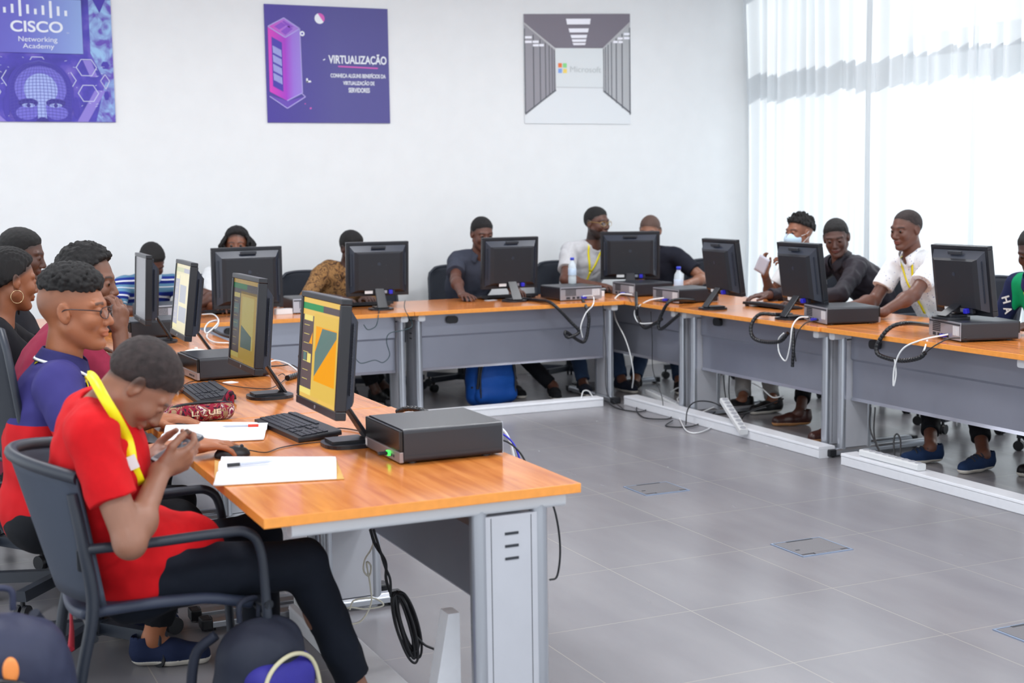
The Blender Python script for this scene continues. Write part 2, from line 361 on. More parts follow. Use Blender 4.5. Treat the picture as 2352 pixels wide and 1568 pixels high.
def posters():
    Y0 = WY-0.012
    pm = mat('print_edge', (225, 228, 232), .5)
    wh = mat('print_white', (232, 236, 245), .5); 
    # --- poster 1: network academy, x 0.63..1.63, z 2.065..2.955
    W, H = .97, .885
    t = thing('poster', 'purple and blue wall poster with CISCO Networking Academy lettering and a wireframe face', 'poster', (.66, Y0, 2.067))
    m = bpy.data.materials.new('print_space_purple'); m.use_nodes = True; nt = m.node_tree; N = nt.nodes; L = nt.links; b = N['Principled BSDF']; b.inputs['Roughness'].default_value = .45
    tc = N.new('ShaderNodeTexCoord'); n = N.new('ShaderNodeTexNoise'); n.inputs['Scale'].default_value = 5; n.inputs['Detail'].default_value = 6; L.new(tc.outputs['Object'], n.inputs['Vector'])
    cr = N.new('ShaderNodeValToRGB'); L.new(n.outputs['Fac'], cr.inputs[0]); e = cr.color_ramp.elements
    e[0].position = .35; e[0].color = (*rgb(52, 44, 150), 1); e[1].position = .72; e[1].color = (*rgb(130, 110, 205), 1); x = e.new(.52); x.color = (*rgb(72, 60, 180), 1)
    L.new(cr.outputs[0], b.inputs['Base Color'])
    m2 = bpy.data.materials.new('print_crystal_blue'); m2.use_nodes = True; nt = m2.node_tree; N = nt.nodes; L = nt.links; b = N['Principled BSDF']; b.inputs['Roughness'].default_value = .45
    tc = N.new('ShaderNodeTexCoord'); n = N.new('ShaderNodeTexNoise'); n.inputs['Scale'].default_value = 11; n.inputs['Detail'].default_value = 7; n.inputs['Distortion'].default_value = 1; L.new(tc.outputs['Object'], n.inputs['Vector'])
    cr = N.new('ShaderNodeValToRGB'); L.new(n.outputs['Fac'], cr.inputs[0]); e = cr.color_ramp.elements
    e[0].position = .38; e[0].color = (*rgb(95, 70, 180), 1); e[1].position = .62; e[1].color = (*rgb(150, 190, 232), 1)
    L.new(cr.outputs[0], b.inputs['Base Color'])
    MB().box(0, W, 0, .01, 0, H).build('print', [m], t)
    pic = MB(); s = W/.97
    # mapping: photo crop fraction (fx, fz from the top) to poster coordinates; crop 300 px = 1.0
    def U(fx, fz): return (W-(0.865-fx)*.943, max(.0015, H-max(0, fz+.017)*.945))
    pic.add([], [])
    for pts in ([(.865, .0), (.70, 0), (.70, .40), (.80, .62), (.72, .95), (.865, .95)],): poly(pic, [U(*p) for p in pts], -.001, 0)
    poly(pic, [U(*p) for p in [(.73, .0), (.825, 0), (.78, .1)]], -.002, 2)
    poly(pic, [U(*p) for p in [(.58, .95), (.72, .68), (.80, .68), (.66, .95)]], -.002, 1)
    poly(pic, [U(*p) for p in [(.64, .455), (.70, .455), (.745, .58), (.69, .58)]], -.002, 1)
    poly(pic, [U(*p) for p in [(.0, .85), (.07, .95), (0., .95)]], -.002, 1)
    for cx, cy, part in ((.665, .51, range(6)), (.671, .703, range(6)), (.31, .50, (0, 1, 2)), (.125, .60, (2, 3)), (.51, .608, (0, 5)), (-.04, .5, range(6)), (-.035, .70, range(6))):
        a, c = U(cx, cy); hexring(pic, a, c, .072*.943, .006, -.003, 3, part=part)
    for q in (((.80, .56), (.832, .608)), ((.832, .608), (.803, .67)), ((.803, .67), (.765, .608)), ((.765, .608), (.80, .56))):
        (a, c), (d, f) = U(*q[0]), U(*q[1]); bar(pic, a, c, d, f, .005, -.003, 3)
    for cx, cy, rx, rz in ((.805, .49, .03, .03), (.805, .72, .02, .035)): 
        a, c = U(cx, cy); disc(pic, a, c, rx, rz, -.0025, 2, 6)
    # head with a wireframe over it
    hx, hz = U(.32, .70); q_ = .88
    X_ = lambda v: hx+v*q_; Z_ = lambda v: max(.0015, hz+v*q_)
    disc(pic, X_(-.262), Z_(-.12), .022, .075, -.003, 4); disc(pic, X_(.275), Z_(-.12), .022, .075, -.003, 4)
    pts = [(X_(.258*math.cos(a)), Z_(.265*math.sin(a))) for a in [PI*i/24 for i in range(25)]] + [(X_(-.25), Z_(-.12)), (X_(-.20), .0015), (X_(.215), .0015), (X_(.255), Z_(-.12))]
    poly(pic, pts, -.004, 4)
    disc(pic, X_(.005), Z_(.03), .20*q_, .18*q_, -.005, 5); disc(pic, X_(.005), Z_(.02), .13*q_, .13*q_, -.0055, 6)
    poly(pic, [(X_(-.025), Z_(.0)), (X_(.03), Z_(.0)), (X_(.045), .0015), (X_(-.03), .0015)], -.0058, 6)
    for sx, cx in ((-1, -.11), (1, .125)):
        poly(pic, [(X_(cx+.085*math.cos(a)), Z_(-.165+.055*math.sin(a))) for a in [2*PI*i/20 for i in range(20)]], -.0052, 5)
        disc(pic, X_(.01+sx*.105), Z_(-.085), .075*q_, .035*q_, -.0061, 7); disc(pic, X_(.01+sx*.105), Z_(-.105), .050*q_, .016*q_, -.0065, 6); disc(pic, X_(.01+sx*.105), Z_(-.105), .016*q_, .016*q_, -.007, 7, 14)
    poly(pic, [(X_(.008+.05*math.cos(a)), max(.0015, Z_(-.235)+.03*math.sin(a))) for a in [2*PI*i/20 for i in range(20)]], -.0062, 7)
    for k in range(-8, 9):
        u = k/8.6; prev = None
        for j in range(16):
            v = 1-j/15*1.98; w_ = math.sqrt(max(0, 1-max(v, 0)**2))
            if hz+.255*q_*v < .002: break
            xx, zz = X_(.25*u*w_), Z_(.255*v)
            if prev: bar(pic, prev[0], prev[1], xx, zz, .0024, -.008-.00004*(k+8), 8)
            prev = (xx, zz)
    for j in range(1, 21):
        v = 1-j/20*1.98; w_ = math.sqrt(max(0, 1-max(v, 0)**2)); prev = None
        if hz+(.255*v-.03)*q_ < .002: continue
        for k in range(-6, 7):
            u = k/6.4; xx = X_(.25*u*w_); zz = Z_(.255*v-.03*u*u)
            if prev: bar(pic, prev[0], prev[1], xx, zz, .0024, -.0088-.00004*j, 8)
            prev = (xx, zz)
    r = random.Random(2)
    for _ in range(46):
        a, c = r.uniform(.02, .8), r.uniform(.43, .9); a, c = U(a, c); bar(pic, a, c, a+r.uniform(.004, .02), c+r.uniform(-.008, .008), .003, -.0035, 3)
    o = pic.build('printed_face', [m2, mat('print_lilac', (138, 122, 210), .45), mat('print_indigo', (62, 46, 168), .45), mat('print_line', (205, 210, 238), .45),
        mat('print_head_blue', (66, 54, 170), .45), mat('print_head_mid', (118, 112, 214), .45), mat('print_head_light', (166, 182, 236), .45), mat('print_head_dark', (50, 38, 140), .45), mat('print_mesh_line', (84, 78, 178), .45)], t)
    # name plate
    a0, b0 = U(-.12, .01); a1, b1 = U(.645, .41)
    plate = MB().box(a0, a1, -.012, -.002, b1, b0)
    plate.build('name_plate', gradmat('print_plate', [(0, (92, 84, 190)), (.45, (104, 104, 200)), (1, (140, 166, 222))], 0, a0, a1), t)
    lg = MB()
    for i, (h0, h1) in enumerate(((.082, .12), (.057, .12), (.02, .142), (.057, .122), (.086, .125), (.06, .127), (.025, .148), (.063, .13), (.092, .13))):
        lg = MB(); a, zt = U(.0955+i*.0545, h0); _, zb = U(0, h1+.002); lg.prism([(z, x) for x, z in [(a+px_, zz) for px_, zz in ((-.009, zb), (.009, zb), (.009, zt), (-.009, zt))]][::1], -.0135, -.012, 'y')
        lg.build('emblem_bar', wh, t, bevel=.004)
    cx, cz = U(.318, .217); text_mesh('lettering', 'CISCO', .353, .078, cx, cz, -.0125, wh, t, bold=.02)
    cx, cz = U(.322, .315); text_mesh('lettering', 'Networking', .262, .045, cx, cz, -.0125, wh, t)
    cx, cz = U(.324, .365); text_mesh('lettering', 'Academy', .212, .043, cx, cz, -.0125, wh, t)
    cx, cz = U(.538, .258); text_mesh('lettering', 'TM', .018, .008, cx, cz, -.0125, wh, t)
    # --- poster 2
    W, H = .985, .885
    t = thing('poster', 'dark indigo wall poster reading VIRTUALIZAÇÃO with a pink server tower drawing', 'poster', (2.757, Y0, 2.072))
    MB().box(0, W, 0, .01, 0, H).build('print', gradmat('print_dark_indigo', [(0, (66, 50, 152)), (.25, (70, 60, 148)), (.55, (80, 76, 146)), (1, (78, 74, 142))], 0, 0, W), t)
    def U(fx, fy): return ((fx-95)/1490*W, H-(fy-85)/1390*H)   # from the 1725 px crop
    tw = MB()
    body = [(130, 350), (320, 240), (505, 350), (515, 1120), (330, 1220), (130, 1110)]
    poly(tw, [U(130, 345), U(330, 470), U(330, 1215), U(130, 1110)][::-1], -.001, 0)
    poly(tw, [U(330, 470), U(505, 365), U(515, 1120), U(330, 1215)][::-1], -.001, 1)
    poly(tw, [U(130, 345), U(320, 240), U(505, 355), U(330, 470)][::-1], -.0015, 2)
    poly(tw, [U(205, 345), U(290, 290), U(350, 325), U(265, 380)][::-1], -.002, 5); poly(tw, [U(300, 285), U(320, 272), U(440, 345), U(380, 350)][::-1], -.002, 5); poly(tw, [U(280, 400), U(370, 330), U(425, 365), U(335, 440)][::-1], -.002, 5)
    poly(tw, [U(170, 465), U(290, 530), U(290, 1110), U(170, 1045)][::-1], -.002, 3)
    for k in range(4):
        y0 = 570+k*107
        for q in range(6): bar(tw, *U(185+q*17, y0+q*9), *U(190+q*17, y0+85+q*9), .008, -.003, 4)
    for a, c in (((130, 345), (330, 470)), ((330, 470), (505, 360)), ((505, 360), (320, 240)), ((320, 240), (130, 345)), ((505, 360), (515, 1120)), ((515, 1120), (330, 1215)), ((550, 1165), (330, 1305)), ((330, 1305), (125, 1165)), ((550, 1165), (510, 1130))):
        bar(tw, *U(*a), *U(*c), .007, -.004, 6)
    poly(tw, [U(125, 1150), U(330, 1220), U(545, 1160), U(330, 1300)][::-1], -.0015, 7)
    a, c = U(747, 232); disc(tw, a, c, .04, .04, -.002, 8); poly(tw, [(a+.04*math.cos(q), c+.04*math.sin(q)) for q in [math.radians(v) for v in range(-40, 111, 10)]], -.0025, 9)
    a, c = U(532, 418); disc(tw, a, c, .019, .019, -.005, 8); disc(tw, a, c, .008, .008, -.0055, 3)
    bar(tw, *U(575, 945), *U(575, 995), .013, -.002, 8); bar(tw, *U(568, 985), *U(622, 982), .013, -.002, 8)
    bar(tw, *U(775, 725), *U(800, 712), .007, -.002, 8); bar(tw, *U(540, 1252), *U(550, 1245), .007, -.002, 9); bar(tw, *U(600, 1308), *U(618, 1295), .012, -.002, 9)
    bar(tw, *U(955, 795), *U(1445, 808), .010, -.002, 9)
    tw.build('printed_tower', [gradmat('print_magenta', [(0, (214, 50, 186)), (1, (158, 46, 196))], 0, .02, .16), gradmat('print_violet', [(0, (160, 52, 200)), (.5, (150, 110, 214)), (1, (152, 126, 216))], 0, .155, .275),
        gradmat('print_top', [(0, (206, 52, 190)), (.6, (164, 112, 212)), (1, (160, 120, 214))], 0, .02, .27), mat('print_indigo', ()), mat('print_bars', (170, 176, 232), .5), mat('print_vent_violet', (134, 70, 196), .5),
        mat('print_outline_lilac', (176, 166, 230), .5), mat('print_base_violet', (102, 70, 180), .5), wh, mat('print_pink', (212, 92, 184), .5)], t)
    for s_, w_, h_, x, y in (('VIRTUALIZAÇÃO', 715, 145, 1197, 712), ('CONHEÇA ALGUNS BENEFÍCIOS DA', 680, 72, 1200, 905), ('VIRTUALIZAÇÃO DE', 388, 68, 1204, 993), ('SERVIDORES', 262, 58, 1206, 1078)):
        a, c = U(x, y); text_mesh('lettering', s_, w_/1490*W, h_/1390*H, a, c, -.002, wh, t, bold=.025)
    # --- poster 3
    W, H = .995, .885
    t = thing('poster', 'pale wall poster of a server room corridor with a Microsoft sign, nearest the curtains', 'poster', (4.918, Y0, 2.078))
    gr = lambda n_, v: mat(n_, v, .5)
    MB().box(0, W, 0, .01, 0, H).build('print', gr('print_floor_pale', (226, 230, 234)), t)
    def U(fx, fy): return ((fx-120)/1312*W, H-(fy-125-(fx-120)*.045)/1340*H) if fy < 640 else ((fx-120)/1312*W, H-(fy-125)/1345*H)
    c3 = MB()
    def Q(pts, y, mi): poly(c3, [U(*p) for p in pts][::-1], y, mi)
    Q([(120, 125), (1432, 125), (1432, 255), (1085, 555), (495, 545), (120, 225)], -.001, 0)
    Q([(495, 550), (1085, 550), (1095, 1020), (505, 1025)], -.001, 1)
    Q([(120, 225), (495, 560), (500, 1055), (125, 1370)], -.001, 2); Q([(1432, 240), (1085, 555), (1095, 1060), (1438, 1350)], -.001, 3)
    for i, x in enumerate((120, 225, 305, 370, 415, 450, 478)):
        f = (x-120)/375; zt = 300+f*270; zb = 1350-f*300
        bar(c3, *U(x+6, max(zt, 300)), *U(x+6, zb), .009*(1-.5*f)+.002, -.002, 4)
        x2 = 1432-(x-120)*.93; bar(c3, *U(x2-6, zt), *U(x2-6, zb), .009*(1-.5*f)+.002, -.002, 4)
    bar(c3, *U(120, 235), *U(495, 565), .012, -.003, 5); bar(c3, *U(1432, 235), *U(1085, 560), .012, -.003, 5)
    bar(c3, *U(125, 1350), *U(500, 1050), .012, -.003, 4); bar(c3, *U(1436, 1330), *U(1095, 1055), .012, -.003, 4)
    for x0, x1, y0, y1 in ((630, 935, 185, 255), (660, 910, 305, 355), (683, 890, 385, 425), (697, 880, 440, 472), (708, 872, 485, 512)):
        Q([(x0, y0), (x1, y0), (x1-10, y1), (x0+12, y1)], -.003, 6)
    for x0, x1, y in ((130, 212, 410), (130, 212, 465), (222, 295, 465), (225, 295, 508), (300, 357, 508), (1350, 1422, 380), (1350, 1422, 432), (1272, 1335, 436), (1215, 1270, 478), (1280, 1335, 480)):
        Q([(x0, y-14), (x1, y-14), (x1, y+14), (x0, y+14)], -.004, 6)
    for x, y, mi in ((552, 742, 7), (610, 742, 8), (552, 810, 9), (612, 810, 10)): Q([(x-23, y-27), (x+23, y-27), (x+23, y+27), (x-23, y+27)], -.003, mi)
    bar(c3, *U(505, 1015), *U(1095, 1012), .004, -.002, 3)
    c3.build('printed_corridor', [gr('print_ceiling_grey', (122, 116, 128)), gr('print_wall_pale', (222, 227, 230)), gr('print_rack_grey', (150, 148, 156)), gr('print_rack_light', (178, 180, 184)), gr('print_rack_dark', (96, 98, 106)),
        gr('print_rail', (186, 186, 190)), gr('print_lamp', (246, 246, 255)), gr('print_orange', (236, 120, 60)), gr('print_green', (140, 220, 140)), gr('print_blue', (130, 165, 230)), gr('print_yellow', (244, 214, 110))], t)
    a, c = U(868, 785); text_mesh('lettering', 'Microsoft', 385/1312*W, 75/1345*H, a, c, -.002, gr('print_letter_grey', (196, 202, 204)), t)
posters()

# ---------------------------------------------------------------- tables
def wood_mat():
    m = bpy.data.materials.new('beech_laminate'); m.use_nodes = True; nt = m.node_tree; N = nt.nodes; L = nt.links; b = N['Principled BSDF']
    tc = N.new('ShaderNodeTexCoord'); mp = N.new('ShaderNodeMapping'); mp.inputs['Scale'].default_value = (1.2, 14, 14); L.new(tc.outputs['Object'], mp.inputs[0])
    n = N.new('ShaderNodeTexNoise'); n.inputs['Scale'].default_value = 2.2; n.inputs['Detail'].default_value = 6; n.inputs['Distortion'].default_value = .6; L.new(mp.outputs[0], n.inputs['Vector'])
    cr = N.new('ShaderNodeValToRGB'); L.new(n.outputs['Fac'], cr.inputs[0]); e = cr.color_ramp.elements
    e[0].position = .3; e[0].color = (*rgb(186, 104, 46), 1); e[1].position = .72; e[1].color = (*rgb(222, 142, 74), 1)
    x = e.new(.5); x.color = (*rgb(206, 124, 58), 1)
    L.new(cr.outputs[0], b.inputs['Base Color']); b.inputs['Roughness'].default_value = .17; b.inputs['Specular IOR Level'].default_value = .55
    n2 = N.new('ShaderNodeTexNoise'); n2.inputs['Scale'].default_value = 500; L.new(tc.outputs['Object'], n2.inputs['Vector'])
    bp = N.new('ShaderNodeBump'); bp.inputs['Strength'].default_value = .05; bp.inputs['Distance'].default_value = .001; L.new(n2.outputs['Fac'], bp.inputs['Height']); L.new(bp.outputs[0], b.inputs['Normal'])
    return m
WOOD = wood_mat(); EDGE = mat('orange_edge_band', (232, 150, 66), .35, noise=.06, nscale=40)
GREY = mat('grey_steel_powder', (184, 186, 194), .38, metal=.15, noise=.03, nscale=8)
ALU = mat('satin_aluminium', (176, 180, 188), .28, metal=.75); PANEL = mat('grey_modesty_panel', (150, 153, 166), .3, metal=.6, noise=.05, nscale=3)
BLACKP = mat('black_plastic', (24, 26, 32), .4); WHITEBAR = mat('pale_grey_steel', (205, 208, 214), .4)
SLOT = mat('dark_slot', (40, 44, 52), .6)
TD = .89
def make_table(label, Ln=1.55):
    t = thing('computer_table', label, 'table', (0, 0, 0), 0, 'wood-topped computer tables set in a U')
    e = MB(); z0, z1 = .713, .74
    e.box(0, Ln, 0, TD, z0, z1); 
    e.m = [1, 0, 1, 1, 1, 1][0:6]; e.m = [1, 0, 1, 1, 1, 1]
    e.build('tabletop', [WOOD, EDGE], t, bevel=.002)
    for sx, x in ((0, .035), (1, Ln-.035)):
        g = MB(); s = 1 if sx == 0 else -1; xa, xb = (x, x+.05) if sx == 0 else (x-.05, x)
        g.box(xa+.004, xb-.004, .115, .275, .05, .665)
        for zz in (.61, .575, .54):
            g.box((xa if s > 0 else xb)-.0015+(0.003 if s > 0 else 0), (xa if s > 0 else xb)+.0015+(0.003 if s > 0 else 0), .175, .215, zz, zz+.007, 1)
        for yy in (.135, .255): g.box((xa+.0035 if s > 0 else xb-.0055), (xa+.0055 if s > 0 else xb-.0035), yy, yy+.002, .06, .66, 1)
        leg = g.build('leg', [GREY, SLOT], t)
        MB().cyl(((xa+xb)/2, .105, .04), ((xa+xb)/2, .105, .69), .025, n=20).build('front_tube', ALU, leg)
        MB().cyl(((xa+xb)/2, .285, .04), ((xa+xb)/2, .285, .69), .025, n=20).build('rear_tube', ALU, leg)
        MB().prism([(z_, x_) for x_, z_ in rrect(.05, .04, .012, (xa+xb)/2, .692)], .03, TD-.08, 'y').build('top_arm', WHITEBAR, t)
        f = MB().prism([(z, x_) for x_, z in [((xa-.004), .012), ((xb+.004), .012), ((xb+.004), .035), ((xb-.008), .048), ((xa+.008), .048), ((xa-.004), .035)]], .05, .72, 'y').build('foot', ALU, t, bevel=.003)
        MB().box(xa-.007, xb+.007, -.0, .05, .006, .047).build('end_cap', BLACKP, f, bevel=.006)
        MB().box(xa-.007, xb+.007, .72, .76, .006, .047).build('end_cap', BLACKP, f, bevel=.006)
        [MB().cyl(((xa+xb)/2, q_, 0), ((xa+xb)/2, q_, .012), .016).build('levelling_pad', BLACKP, f) for q_ in (.04, .72)]
    p = MB(); a, b2 = .088, Ln-.088
    p.prism([(.150, .712), (.148, .56), (.160, .545), (.162, .335), (.150, .322), (.146, .322), (.158, .338), (.156, .546), (.143, .56), (.145, .712)], a, b2, 'x')
    p.build('modesty_panel', PANEL, t)
    MB().box(a, b2, .17, .20, .675, .712).build('beam', GREY, t)
    m = MB(); m.prism([(z, x) for x, z in rrect(.085, .05, .022, Ln*.2, .662)], .120, .142, 'y'); m.build('cable_port', BLACKP, t)
    return t
LR = 1.725
T1 = make_table('near wooden table end with the large computer case and open notebook on it')
T1.rotation_euler = (0, 0, PI/2); T1.location = (LR, 3.345, 0)
def tbl(x, y, rz, label, Ln=1.55):
    if abs(Ln-1.55) < .001: return dup(T1, (x, y, 0), rz, label)
    t = make_table(label, Ln); t.location = (x, y, 0); t.rotation_euler = (0, 0, rz); return t
tbl(LR-.012, 4.905, PI/2, 'wooden table of the left row behind the near one, with the second monitor')
tbl(LR-.005, 6.46, PI/2, 'wooden table of the left row in front of the corner, with the white cloth cap')
tbl(LR-.005, 8.015, PI/2, 'wooden table in the far left corner, by the man in the blue striped shirt')
tbl(1.725, 8.645, 0, 'wooden table at the back wall behind the woman, left of the tube legs', 1.498)
tbl(3.226, 8.645, 0, 'wooden table at the back wall with the blue backpack under it', 1.588)
# right row: local x runs towards the camera
tbl(4.82, 9.525, -PI/2, 'wooden table in the far right corner with two computer cases and white cables')
tbl(4.83, 7.968, -PI/2, 'wooden table of the right row between the two thin curtain-side monitors')
tbl(4.845, 6.41, -PI/2, 'wooden table of the right row in front of the white-shirted man')
tbl(4.87, 4.852, -PI/2, 'wooden table cut off by the right edge of the photo')
# the table top of the right row lies with the aisle side at -x: mirror handled by rotation
for o in [o for o in bpy.data.objects if o.get('category') == 'table' and abs(o.rotation_euler.z + PI/2) < .01]: pass

# ---------------------------------------------------------------- chairs
CH = mat('black_mesh_fabric', (26, 32, 44), .75, bump=.3, bscale=600); CHP = mat('charcoal_chair_plastic', (38, 44, 56), .45); CHM = mat('dark_chair_metal', (30, 34, 42), .35, metal=.4)
def make_office_chair(label, back_top=.93, backw=.23, M_=None):
    """faces +x, origin on the floor under the seat"""
    t = thing('office_chair', label, 'chair', (0, 0, 0), 0)
    def seat(u, v):
        a = (u-.5)*2; b = (v-.5)*2; r = .24
        x = r*a*math.sqrt(1-b*b*.28); y = r*b*math.sqrt(1-a*a*.28)
        return (x+.02, y, .47-.03*max(0, a)**3-.012*(a*a+b*b))
    MB().grid(seat, 12, 12).build('seat', CH, t, solid=.05, bevel=.012)
    def back(u, v):
        b = (u-.5)*2; z = .60+(back_top-.60)*v; w = backw*(1-.10*v-.1*(1-v))
        return (-.25-.07*v+.05*b*b, w*b*(1-.25*max(0, v-.85)/.15*abs(b)), z+.012*(1-b*b)*v)
    MB().grid(back, 14, 10).build('backrest', CH, t, solid=.016)
    fr = MB(); pts = [back(0, v/8) for v in range(9)] + [back(u/10, 1) for u in range(1, 10)] + [back(1, v/8) for v in range(8, -1, -1)] + [back(u/10, 0) for u in range(9, -1, -1)]
    fr.tube(pts, .012, 8, sub=1); fr.build('backrest_frame', CHP, t)
    MB().tube([(-.05, 0, .43), (-.2, 0, .43), (-.29, 0, .5), (-.285, 0, .62)], .02, 8).build('back_support', CHP, t)
    for s in (-1, 1):
        MB().tube([(-.02, s*.2, .44), (-.02, s*.29, .45), (-.03, s*.30, .56), (-.04, s*.285, .65)], .014, 8).build('armrest_post', CHP, t)
        MB().prism(rrect(.25, .06, .028, -.02, s*.285), .65, .675, 'z').build('armrest', CHP, t, bevel=.006)
    MB().cyl((0, 0, .1), (0, 0, .26), .028).cyl((0, 0, .26), (0, 0, .44), .018).build('gas_column', CHM, t)
    b = MB(); b.cyl((0, 0, .07), (0, 0, .12), .04)
    for k in range(5):
        a = k*2*PI/5+.3; c, s = math.cos(a), math.sin(a)
        b.prism([(-.022, .075), (.022, .075), (.018, .115), (-.018, .115)], .02, .30, 'x', M=rotz(a))
    b.build('star_base', CHP, t)
    for k in range(5):
        a = k*2*PI/5+.3; c, s = math.cos(a), math.sin(a); x, y = .29*c, .29*s
        ca = MB().cyl((x, y, .05), (x, y, .08), .009, n=8)
        ca.cyl((x-s*.022, y+c*.022, .03), (x-s*.006, y+c*.006, .03), .03, n=16).cyl((x+s*.006, y-c*.006, .03), (x+s*.022, y-c*.022, .03), .03, n=16)
        ca.build('caster', BLACKP, t)
    return t
def make_visitor_chair(label):
    t = thing('visitor_chair', label, 'chair', (0, 0, 0), 0)
    # faces +x; curved mesh back with thick rim, arms running down into the front legs
    def seat(u, v):
        a = (u-.5)*2; b = (v-.5)*2
        return (.0+.25*a*math.sqrt(1-b*b*.2), .235*b*math.sqrt(1-a*a*.15), .44+.035*max(0, -a)**2*0 + .018*math.sin((u*.9+.1)*PI)-.045*max(0, a-.5)+.02*abs(b)**2)
    MB().grid(seat, 14, 10).build('seat', mat('slate_seat', (46, 54, 74), .5), t, solid=.028, bevel=.01)
    def back(u, v):
        b = (u-.5)*2; z = .50+.39*v
        return (-.265-.10*v+.12*b*b*(.8+.4*v), .275*b*(1+.03*v), z+.03*(1-b*b)*v-.05*v)
    MB().grid(back, 14, 10).build('backrest', mat('grey_mesh_back', (58, 66, 82), .7, bump=.4, bscale=500), t, solid=.012)
    MB().tube([back(u/16, 1) for u in range(17)], .017, 10, sub=1).build('top_rim', CHP, t)
    MB().prism([(z, x) for x, z in rrect(.02, .06, .008, -.22, .62)], -.252, -.238, 'y').build('hand_slot', SLOT, t)
    for s in (-1, 1):
        y = s*.285
        MB().tube([(-.235, s*.275, .80), (-.215, y, .66), (-.20, y, .5), (-.24, y, .3), (-.27, y, .012)], .015, 10, rf=lambda q, i: .017-.004*abs(q-.5)).build('rear_leg', CHP, t)
        MB().tube([(-.215, y, .655), (-.05, y, .655), (.12, y, .66), (.20, y, .655), (.235, y, .60), (.245, y, .45), (.25, y, .3), (.265, y, .012)], .0135, 10).build('arm_and_front_leg', CHP, t)
        MB().cyl((.235, s*.235, .455), (.25, y+s*.012, .455), .013).build('seat_joint', CHM, t)
    for q_ in (.245, -.2): MB().cyl((q_, -.285, .42), (q_, .285, .42), .011).build('cross_tube', CHM, t)
    return t
CHA = make_visitor_chair('dark slate mesh armchair under the seated person in the red shirt')
CHA.location = (.655, 3.86, 0); CHA.rotation_euler = (0, 0, math.radians(-2))
TALL = make_office_chair('tall black mesh office chair behind the boy with glasses', back_top=1.13, backw=.25)
TALL.location = (.60, 4.76, 0); TALL.rotation_euler = (0, 0, math.radians(2))
CHB = make_office_chair('black office chair under the person in the maroon shirt')
CHB.location = (.58, 5.48, 0)
def chair(x, y, deg, label): return dup(CHB, (x, y, 0), math.radians(deg), label)
chair(.38, 6.20, 0, 'black office chair under the braided woman at the left edge')
chair(.50, 7.05, 0, 'black office chair under the man at the far left edge in profile')
chair(1.66, 9.90, -90, 'black office chair under the man in the blue striped shirt')
chair(2.22, 9.98, -78, 'black high-backed chair behind the long-haired woman')
chair(2.92, 9.98, -97, 'black office chair behind the man in the brown patterned shirt')
chair(3.52, 10.02, -80, 'empty dark chair between the patterned shirt and grey shirt men')
chair(4.10, 9.98, -104, 'dark chair behind the man in the grey polo shirt')
chair(5.05, 9.98, -98, 'grey-backed chair behind the bearded man in the pale grey shirt')
chair(6.02, 9.55, -140, 'grey office chair behind the man in the black shirt at the corner')
chair(6.22, 8.45, 172, 'black chair under the man with the face mask by the curtain')
chair(6.28, 7.62, 176, 'black office chair behind the man in the black jacket')
chair(6.20, 6.72, 184, 'black office chair under the man in the white shirt')
chair(6.10, 5.75, 180, 'black office chair under the person in green at the right edge')

# ---------------------------------------------------------------- monitors
BZ = mat('monitor_black_plastic', (22, 24, 32), .34); BZ2 = mat('monitor_back_plastic', (24, 26, 34), .5, bump=.15, bscale=900); BZG = mat('monitor_inner_grey', (44, 49, 62), .32)  # last one: charcoal grey plastic for the sloped recess, vent strips and emblem
SIL = mat('silver_port_metal', (170, 174, 184), .35, metal=.6); VGA = mat('blue_video_plug', (40, 40, 190), .4); TAG_W = mat('white_label', (225, 226, 228), .5)
def screen_mats(k):
    dim = {1: .56, 2: .20, 3: .50, 4: .30, 0: .05}[k]
    def e(n_, c, s=1.0):
        nm = 'screen_%s_%d' % (n_, k)
        if nm in MATS: return MATS[nm]
        m = mat(nm, c, .22, spec=.4, emit=dim*s); m.node_tree.nodes['Principled BSDF'].inputs['Base Color'].default_value = (.02, .02, .022, 1); return m
    if k in (1, 2):
        return [e('paper', (226, 186, 92)), e('green', (40, 140, 84)), e('slate', (88, 76, 82)), e('canvas', (220, 184, 84)), e('orange', (238, 158, 8)), e('teal', (92, 122, 118)), e('pale', (232, 214, 120))]
    if k == 3:
        return [e('paper', (226, 218, 186)), e('green', (196, 200, 170)), e('slate', (176, 176, 190)), e('canvas', (230, 222, 190)), e('orange', (216, 190, 130)), e('teal', (178, 182, 194)), e('pale', (236, 228, 180))]
    return [e('paper', (180, 182, 190))]*7
